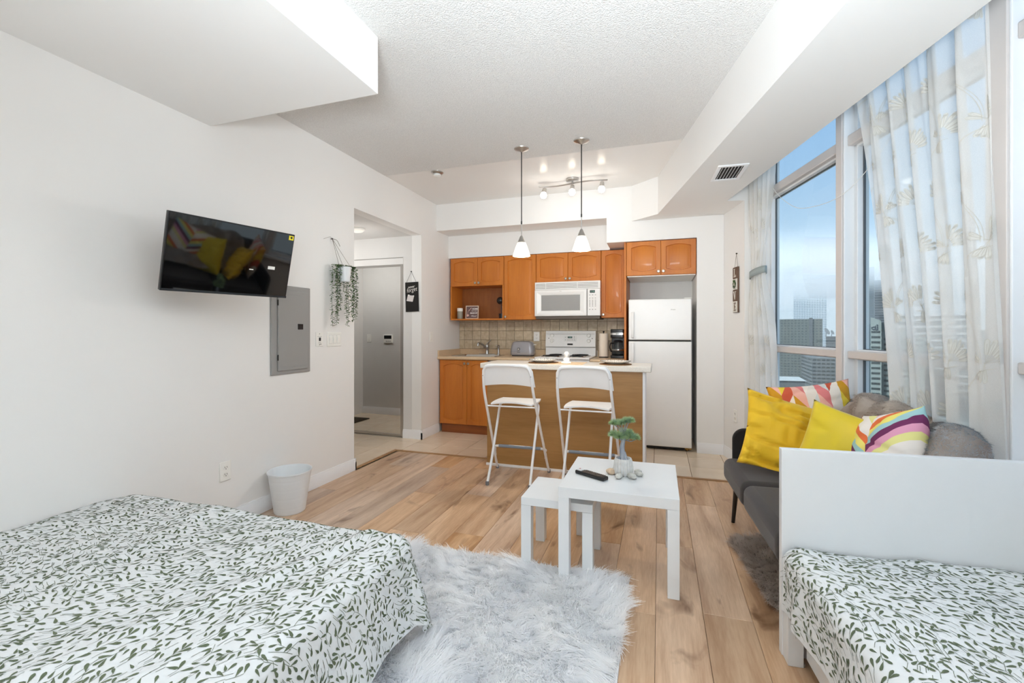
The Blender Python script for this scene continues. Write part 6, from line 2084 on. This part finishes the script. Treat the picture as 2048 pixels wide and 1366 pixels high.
def curtain(name, surf, width, z0, z1, nu, nv, label, seed, grp, off=0.0):
    ga, gb = np.meshgrid(np.linspace(0, width, nu + 1), np.linspace(z0, z1, nv + 1))
    P = surf(ga.ravel(), gb.ravel())
    i = (np.arange(nu)[None, :] + (np.arange(nv) * (nu + 1))[:, None]).ravel()
    V = [P]; F = [np.stack([i, i + 1, i + nu + 2, i + nu + 1], 1)]; MI = [np.zeros(len(i), int)]
    pe, li = embroidery(width, z0, z1, seed, off)
    eps = 1e-3
    def lift(ab, h):
        a, b = np.clip(ab[:, 0], 0.003, width - 0.003), np.clip(ab[:, 1], z0, z1)
        p = surf(a, b)
        n = np.cross(surf(a + eps, b) - surf(a - eps, b), surf(a, b + eps) - surf(a, b - eps))
        n /= np.linalg.norm(n, axis=1)[:, None] + 1e-12
        n *= np.where((n * np.array(WN)).sum(1) > 0, -1, 1)[:, None]
        return p + n * h
    o_ = len(P); pl_ = lift(pe.reshape(-1, 2), 0.0012); V.append(pl_)
    k = np.arange(len(pe)) * 8 + o_
    for q in ((0, 1, 7, 0), (1, 2, 6, 7), (2, 3, 5, 6)):
        if q[0] == q[3]: continue
        F.append(np.stack([k + t for t in q], 1)); MI.append(np.ones(len(k), int))
    F.append(np.stack([k + 3, k + 4, k + 5, k + 5], 1)[:, :4]); MI.append(np.ones(len(k), int))
    F[-1] = np.stack([k + 3, k + 4, k + 5, k + 2], 1)
    o_ += len(pl_); ps = lift(li.reshape(-1, 2), 0.0020); V.append(ps)
    k = np.arange(len(li)) * 4 + o_
    F.append(np.stack([k, k + 1, k + 2, k + 3], 1)); MI.append(np.full(len(k), 2))
    V = np.concatenate(V); F = np.concatenate(F); MI = np.concatenate(MI)
    o = np_mesh(name, V, F, [sheer_m, emb_m, emb_l], None, MI)
    return tag(o, label, 'curtain', grp)


def right_curtain(a, z):
    wdt = 1.55
    u = a / wdt
    t = np.clip((2.55 - z) / 1.8, 0, 1.4)
    sl = 2.615 - 0.27 * t ** 0.9 - 0.10 * np.clip(0.8 - z, 0, 1)      # far edge moves towards the camera lower down
    sr = 1.885 - 0.05 * t
    s = sl + (sr - sl) * (u + 0.018 * np.sin(u * 2 * PI * 5.3 + 0.8 + 0.5 * z))
    amp = 0.040 * (0.75 + 0.25 * np.sin(u * 9 + 1))
    ph = u * 2 * PI * 5.3 + 0.35 * np.sin(z * 1.7 + u * 5) + 0.15 * np.sin(z * 4.1)
    c = 1.632 + amp * np.sin(ph) + 0.012 * np.sin(ph * 2.3 + z * 2)
    n = np.array(WN); tt = np.array(WT)
    P = c[:, None] * n + s[:, None] * tt
    P[:, 2] = z
    return P


curtain('curtain', right_curtain, 1.55, 0.06, 2.90, 260, 60, 'wide sheer curtain with embroidered flower sprays at the right of the window', 3, 'sheer curtains')


def left_curtain(a, z):
    wdt = 1.10
    u = a / wdt
    zt = 1.685
    # gathered at the tie
    k = np.exp(-((z - zt) / np.where(z > zt, 0.55, 0.30)) ** 2)
    sl0, sr0 = 4.04, 3.585
    up = np.clip((z - zt) / 0.9, 0, 1)
    dn = np.clip((zt - z) / 1.0, 0, 1)
    sl = 4.04 + 0.0 * up - 0.02 * k
    sr = 3.60 + 0.17 * k - 0.03 * dn
    s = sl + (sr - sl) * u
    amp = 0.034 * (1 - 0.45 * k)
    c = 1.665 + amp * np.sin(u * 2 * PI * 5.0 + 0.5 * np.sin(z * 2)) + 0.008 * np.sin(u * 31 + z * 5)
    P = c[:, None] * np.array(WN) + s[:, None] * np.array(WT)
    P[:, 2] = z
    return P


curtain('curtain', left_curtain, 1.10, 0.06, 2.90, 180, 90, 'narrow sheer curtain tied back beside the letter sign', 6, 'sheer curtains', 0.05)
m_ = MB()
loop = []
for k in range(33):
    a = 2 * PI * k / 32
    loop.append(W(1.665 + 0.040 * math.sin(a), 3.893 + 0.132 * math.cos(a), 1.685 - 0.014 * math.cos(a)))
nL = len(loop)
vs = [p + Vector((0, 0, -0.028)) for p in loop] + [p + Vector((0, 0, 0.028)) for p in loop]
m_.add(vs, [(k, k + 1, nL + k + 1, nL + k) for k in range(nL - 1)])
o = m_.build('curtain_tieback', tie_m); o.modifiers.new('solid', 'SOLIDIFY').thickness = 0.004
tag(o, 'grey fabric tieback around the narrow left curtain', 'tieback')
# curtain rail inside the pocket and the sagging cord
m_ = MB(); m_.tube([tuple(W(1.64, 1.4, 2.915)), tuple(W(1.64, 4.06, 2.915))], 0.010, 10)
m_.tube([tuple(W(1.64, 1.5, 2.915)), tuple(W(1.64, 1.5, 2.98))], 0.006, 8); m_.tube([tuple(W(1.64, 4.0, 2.915)), tuple(W(1.64, 4.0, 2.98))], 0.006, 8)
tag(m_.build('curtain_rail', plastic_m), 'thin white curtain rail hidden in the recess over the window', 'curtain rail')
cp_ = []
for (s, z) in ((3.95, 2.60), (3.78, 2.42), (3.60, 2.235), (3.35, 2.075), (3.12, 2.02), (2.90, 2.005), (2.72, 2.04), (2.52, 2.14), (2.3, 2.30)):
    cp_.append(tuple(W(1.690, s, z)))
m_ = MB(); m_.tube(smooth_path(cp_, 6), 0.0018, 6)
tag(m_.build('sagging_string', plastic_m), 'thin white cord sagging across the window', 'cord')
# latch on the right window frame
r_ = empty('window_latch', tuple(W(C_WIN - 0.01, 1.90, 0.0)), la, 'small metal window latch at the right edge beside the wide curtain', 'latch')
m_ = MB(); m_.box(-0.012, 0.012, -0.055, -0.045, 0.88, 0.93); m_.build('latch_plate', grey_metal_m, r_, bevel=0.002)
m_ = MB(); m_.tube([(0, -0.055, 0.915), (0.0, -0.075, 0.915), (0.03, -0.08, 0.915)], 0.005, 8); m_.build('handle', chrome_m, r_)
# ================================================================== CITY OUTSIDE
FX = Vector((-math.sin(YAW), math.cos(YAW), 0)); RX = Vector((math.cos(YAW), math.sin(YAW), 0))
GZ = -40.0


def city(d, r, z=0.0):
    """point d metres ahead of the room and r metres to the right"""
    return FX * d + RX * r + Vector((0, 0, z))


stone_b = mat('building_precast', (101, 108, 101), 0.85, vary=0.2, scale=0.3)
glass_b = mat('building_glass_grey', (138, 154, 166), 0.35, vary=0.3, scale=0.2)
glass_d = mat('building_glass_dark', (59, 73, 81), 0.3)
pale_b = mat('building_pale', (113, 122, 119), 0.8)
white_b = mat('building_white', (162, 164, 164), 0.7)
mid_b = mat('building_mid', (90, 95, 97), 0.8)
win_b = mat('building_windows', (59, 66, 64), 0.4)
win_d = mat('building_windows_dark', (43, 50, 50), 0.4)
snow_b = mat('snow_roof', (162, 167, 167), 0.9, vary=0.4, scale=0.15, color2=(133, 143, 142))
ground_m = mat('rail_yard', (86, 97, 94), 0.9, vary=1.0, scale=0.04, color2=(50, 59, 59), detail=8, stretch=(1, 0.35, 1))


def building(name, d, r, w, dep, ztop, yaw, body, label, rows, cols, wm, ww=0.55, wh=0.5, cat='building', band=False, roof=None, side_cols=None, zbase=GZ, kind_grp='towers outside the window'):
    """front face towards the room; d,r = left front corner"""
    o = empty(name, city(d, r, 0), 0, label, cat, kind_grp)
    a_ = math.atan2(r + w / 2, d); w *= math.cos(a_)
    o.rotation_euler = (0, 0, YAW + yaw - a_)
    m_ = MB(); m_.box(0, w, 0, dep, zbase, ztop); m_.build('walls', body, o, smooth=0)
    H = ztop - zbase
    rh = H / rows
    m_ = MB()
    cw = w / cols
    for j in range(rows):
        z = zbase + (j + 0.28) * rh
        if band:
            for k in range(cols):
                m_.box(k * cw + cw * (1 - ww) / 2, k * cw + cw * (1 + ww) / 2, -0.12, 0.02, z, z + rh * wh)
        else:
            for k in range(cols):
                m_.box(k * cw + cw * (1 - ww) / 2, k * cw + cw * (1 + ww) / 2, -0.15, 0.02, z, z + rh * wh)
    sc_ = side_cols if side_cols else max(2, int(cols * dep / w))
    dw = dep / sc_
    for j in range(rows):
        z = zbase + (j + 0.28) * rh
        for k in range(sc_):
            for xx in ((-0.15, 0.02), (w - 0.02, w + 0.15)):
                m_.box(xx[0], xx[1], k * dw + dw * (1 - ww) / 2, k * dw + dw * (1 + ww) / 2, z, z + rh * wh)
    wo = m_.build('windows', wm, o, smooth=0); wo['kind'] = 'stuff'
    if roof:
        m_ = MB(); m_.box(-0.5, w + 0.5, -0.5, dep + 0.5, ztop, ztop + 1.2); m_.build('roof_edge', roof, o, smooth=0)
    return o


def P2(px, d): return (px - 1024) / 900.0 * d


# grid-fronted block, left pane
building('apartment_block', 400, P2(1540, 400), P2(1642, 400) - P2(1540, 400), 30, 11.5, 0.0, stone_b,
         'broad grey-green apartment block with a grid of windows, left pane of the window', 22, 15, win_b, 0.5, 0.42)
m_ = MB(); m_.box(29.0, 31.5, -1.2, 0.1, GZ, 12.5)
o_ = [x for x in bpy.data.objects if x.name.startswith('apartment_block')][0]
m_.build('stair_tower', mid_b, o_)
# tall hazy tower behind it
building('hazy_tower', 620, P2(1587, 620), P2(1652, 620) - P2(1587, 620), 36, 66, 0.0, mat('tower_pale', (196, 208, 218), 0.5), 'tall pale tower whose top fades into the fog, left pane', 46, 13, glass_b, 0.75, 0.55)  # haze paleness also put into the wall and window colours
# lower grey building right of them
building('office_block', 330, P2(1624, 330), P2(1690, 330) - P2(1624, 330), 40, -18.5, math.radians(12), mid_b, 'low grey office block below the apartment block, left pane', 8, 7, win_d, 0.7, 0.4, side_cols=8)
building('office_block', 470, P2(1652, 470), P2(1688, 470) - P2(1652, 470), 30, -4.5, 0, mid_b, 'grey rooftop block carrying the satellite dishes, left pane', 12, 10, win_d, 0.6, 0.4)
# dishes
for k, (px, zz, rr, lab) in enumerate(((1652, 0.2, 3.6, 'larger white satellite dish on the grey rooftop'), (1663, -2.0, 2.4, 'smaller white satellite dish on the grey rooftop'))):
    r_ = empty('satellite_dish', city(462, P2(px, 462), -3.3), 0, lab, 'satellite dish', 'satellite dishes')
    r_.rotation_euler = (0, 0, YAW)
    m_ = MB()
    prof = [(rr * q / 6, 0.16 * rr * (q / 6) ** 2) for q in range(7)]
    m_.lathe(prof, n=20)
    for i_ in range(len(m_.v)):
        v = Matrix.Rotation(math.radians(62), 3, 'X') @ Matrix.Rotation(math.radians(20), 3, 'Y') @ Vector(m_.v[i_]); m_.v[i_] = (v.x, v.y - 1, v.z + rr * 0.8 + 1.0)
    m_.build('dish', white_b, r_)
    m_ = MB(); m_.tube([(0, 0, -1.2), (0, -0.6, rr * 0.8 + 0.8)], 0.3, 8); m_.build('mast', mid_b, r_)
# dark glass tower, upper floors in the fog
building('glass_tower', 450, P2(1706, 450), P2(1748, 450) - P2(1706, 450), 30, 64, 0.0, glass_d, 'dark glass tower with its upper floors lost in fog, middle pane', 44, 3, mat('tower_bands', (85, 100, 107), 0.4), 0.96, 0.16)
building('striped_tower', 470, P2(1749, 470), P2(1775, 470) - P2(1749, 470), 30, 54, 0.0, mid_b, 'tower with white floor bands beside the dark glass tower', 36, 2, white_b, 0.97, 0.35)
# pale sloped-top office with a logo
d_ = 230
x0_, x1_, x2_, x3_ = P2(1706, d_), P2(1722, d_), P2(1741, d_), P2(1762, d_)
r_ = empty('logo_building', city(d_, x0_, 0), 0, 'pale stepped office building with a dark logo under its sloped top', 'building', 'towers outside the window')
ca_ = math.atan2(x2_, d_)
r_.rotation_euler = (0, 0, YAW - ca_)
A_, B_, C_, D_ = [q * math.cos(ca_) for q in (0, x1_ - x0_, x2_ - x0_, x3_ - x0_)]
m_ = MB()
m_.prism([(A_, GZ), (B_ - 0.3, GZ), (B_ - 0.3, 3.6), (A_, 1.8)], 0, 30, 'Y')
m_.prism([(C_, GZ), (D_, GZ), (D_, 6.2), (C_ + 0.4, 8.0), (C_, 8.0)], -3, 30, 'Y')
m_.prism([(D_, GZ), (D_ + 16, GZ), (D_ + 16, -2.0), (D_, 5.4)], 0.5, 30, 'Y')
m_.build('walls', pale_b, r_, smooth=0)
m_ = MB(); m_.prism([(B_ - 0.3, GZ), (C_, GZ), (C_, 4.8), (B_ - 0.3, 3.6)], 1.5, 30, 'Y'); m_.build('glass_core', glass_d, r_, smooth=0)
m_ = MB()
for j in range(15):
    z = 0.2 - j * 2.55
    m_.box(A_, B_ - 0.8, -0.1, 0.05, z - 2.2, z - 1.2); m_.box(C_ + 0.3, D_ - 0.5, -3.1, -2.95, z, z + 1.05)
    m_.box(D_ + 1.0, D_ + 6.5, 0.4, 0.55, z - 3.6, z - 2.6); m_.box(D_ + 7.5, D_ + 14, 0.4, 0.55, z - 3.6, z - 2.6)
wo = m_.build('window_bands', win_d, r_, smooth=0); wo['kind'] = 'stuff'
m_ = MB()
lx, lz = C_ + 1.1, 2.6
lg_m = mat('logo_blue', (40, 50, 59), 0.5)
ringp = [(0.85 * math.cos(a), 0.85 * math.sin(a)) for a in [2 * PI * k / 20 for k in range(21)]]
for (p, q) in zip(ringp, ringp[1:]):
    m_.prism([(lx + p[0] * 1.0, lz + p[1]), (lx + q[0] * 1.0, lz + q[1]), (lx + q[0] * 0.52, lz + q[1] * 0.52), (lx + p[0] * 0.52, lz + p[1] * 0.52)], -3.3, -3.05, 'Y')
m_.box(lx + 0.6, lx + 0.98, -3.3, -3.05, lz - 0.85, lz + 1.2); m_.box(lx + 1.35, lx + 1.75, -3.3, -3.05, lz - 0.85, lz + 1.1); m_.box(lx + 1.15, lx + 1.7, -3.3, -3.05, lz + 1.35, lz + 1.8)
m_.box(lx + 0.6, lx + 1.75, -3.3, -3.05, lz - 0.95, lz - 0.6)
m_.build('logo', lg_m, r_)
# banded building seen through the sheer
building('banded_building', 260, P2(1785, 260), 48, 30, 9.5, 0, mid_b, 'broad building with white floor bands seen through the sheer curtain', 13, 2, white_b, 0.98, 0.32)
building('far_block', 300, P2(1900, 300), 70, 30, 2.0, 0, mid_b, 'grey block behind the wide curtain at the right', 12, 12, win_d, 0.6, 0.4)

# ground and low snow-dusted roofs
m_ = MB(); m_.box(-1500, 1500, 20, 2500, GZ - 1, GZ)
g = m_.build('ground', ground_m, smooth=0); g.rotation_euler = (0, 0, YAW); struct(g)
lows = [(300, 1556, 1604, 9, 26, snow_b, 'long pale snow-covered station roof, left pane'), (262, 1545, 1640, 5, 20, ground_m, 'low green-grey shed roof in the rail yard'),
        (215, 1560, 1690, 4, 14, MATS['building_mid'], 'low dark platform canopy near the window sill'), (190, 1716, 1790, 4, 18, snow_b, 'snow-dusted low roof under the logo building'),
        (165, 1730, 1840, 3, 10, MATS['building_mid'], 'dark low roof edge in front of the snowy roof')]
for (d, p0, p1, h, dep, mm, lab) in lows:
    r_ = empty('low_roof', city(d, P2(p0, d), GZ), YAW + math.radians(-14), lab, 'roof', 'low roofs below the window')
    w = P2(p1, d) - P2(p0, d)
    m_ = MB(); m_.box(0, w, 0, dep, 0, h - 0.8); m_.build('walls', mid_b, r_, smooth=0)
    m_ = MB(); m_.prism([(-0.8, h - 0.8), (dep / 2, h + 0.8), (dep + 0.8, h - 0.8)], -0.8, w + 0.8, 'X'); m_.build('roof', mm, r_, smooth=0)
# rail tracks: pale curving lines
trk_m = mat('rail_ballast', (142, 150, 149), 0.9, vary=0.8, scale=0.2, color2=(150, 164, 162))
for k in range(9):
    m_ = MB()
    pts = []
    for t in range(16):
        dd = 150 + t * 16; r = P2(1500, 200) + k * 9 + (t - 8) * (t - 8) * 0.35 + t * 4.5
        pts.append(city(dd, r, GZ + 0.25))
    vs = []
    for p in pts: vs += [p - RX * 1.1, p + RX * 1.1]
    m_.add(vs, [(2 * i, 2 * i + 1, 2 * i + 3, 2 * i + 2) for i in range(15)])
    o = m_.build('rail_track', trk_m, smooth=0); o.modifiers.new('solid', 'SOLIDIFY').thickness = 0.3
    tag(o, ('pale curving rail track, the %s from the left in the yard below the window' % ('first', 'second', 'third', 'fourth', 'fifth', 'sixth', 'seventh', 'eighth', 'ninth')[k]), 'rail track', 'rail tracks below the window')

# fog bank hiding the tower tops: one volume, thickest around 57 m, thinning up and down
def volume_mat(name):
    m = bpy.data.materials.new(name); m.use_nodes = True; n = m.node_tree; n.nodes.clear()
    o_ = n.nodes.new('ShaderNodeOutputMaterial'); v_ = n.nodes.new('ShaderNodeVolumeScatter')
    v_.inputs['Color'].default_value = (0.97, 0.985, 1, 1)
    n.links.new(v_.outputs[0], o_.inputs['Volume'])
    return m, n, v_


m, n, v_ = volume_mat('fog')
ge = n.nodes.new('ShaderNodeNewGeometry'); sp = n.nodes.new('ShaderNodeSeparateXYZ'); n.links.new(ge.outputs['Position'], sp.inputs[0])
mr = n.nodes.new('ShaderNodeMapRange'); mr.inputs['From Min'].default_value = 32; mr.inputs['From Max'].default_value = 88
n.links.new(sp.outputs['Z'], mr.inputs['Value'])
ra = n.nodes.new('ShaderNodeValToRGB'); ra.color_ramp.interpolation = 'EASE'
ra.color_ramp.elements[0].color = (0, 0, 0, 1); ra.color_ramp.elements[1].color = (0, 0, 0, 1)
e = ra.color_ramp.elements.new(0.45); e.color = (1, 1, 1, 1)
n.links.new(mr.outputs[0], ra.inputs[0])
mu = n.nodes.new('ShaderNodeMath'); mu.operation = 'MULTIPLY'; mu.inputs[1].default_value = 0.017; n.links.new(ra.outputs[0], mu.inputs[0])
n.links.new(mu.outputs[0], v_.inputs['Density'])
m_ = MB(); m_.box(100, 800, 330, 900, 32, 88)
f = m_.build('fog_bank', m, smooth=0); f.rotation_euler = (0, 0, YAW)
tag(f, 'low fog bank swallowing the tower tops', 'fog', kind='stuff')
m, n, v_ = volume_mat('haze'); v_.inputs['Density'].default_value = 0.0006
m_ = MB(); m_.box(100, 800, 250, 900, GZ + 0.05, 31.9)
f = m_.build('haze', m, smooth=0); f.rotation_euler = (0, 0, YAW)
tag(f, 'thin grey haze between the city buildings', 'haze', kind='stuff')
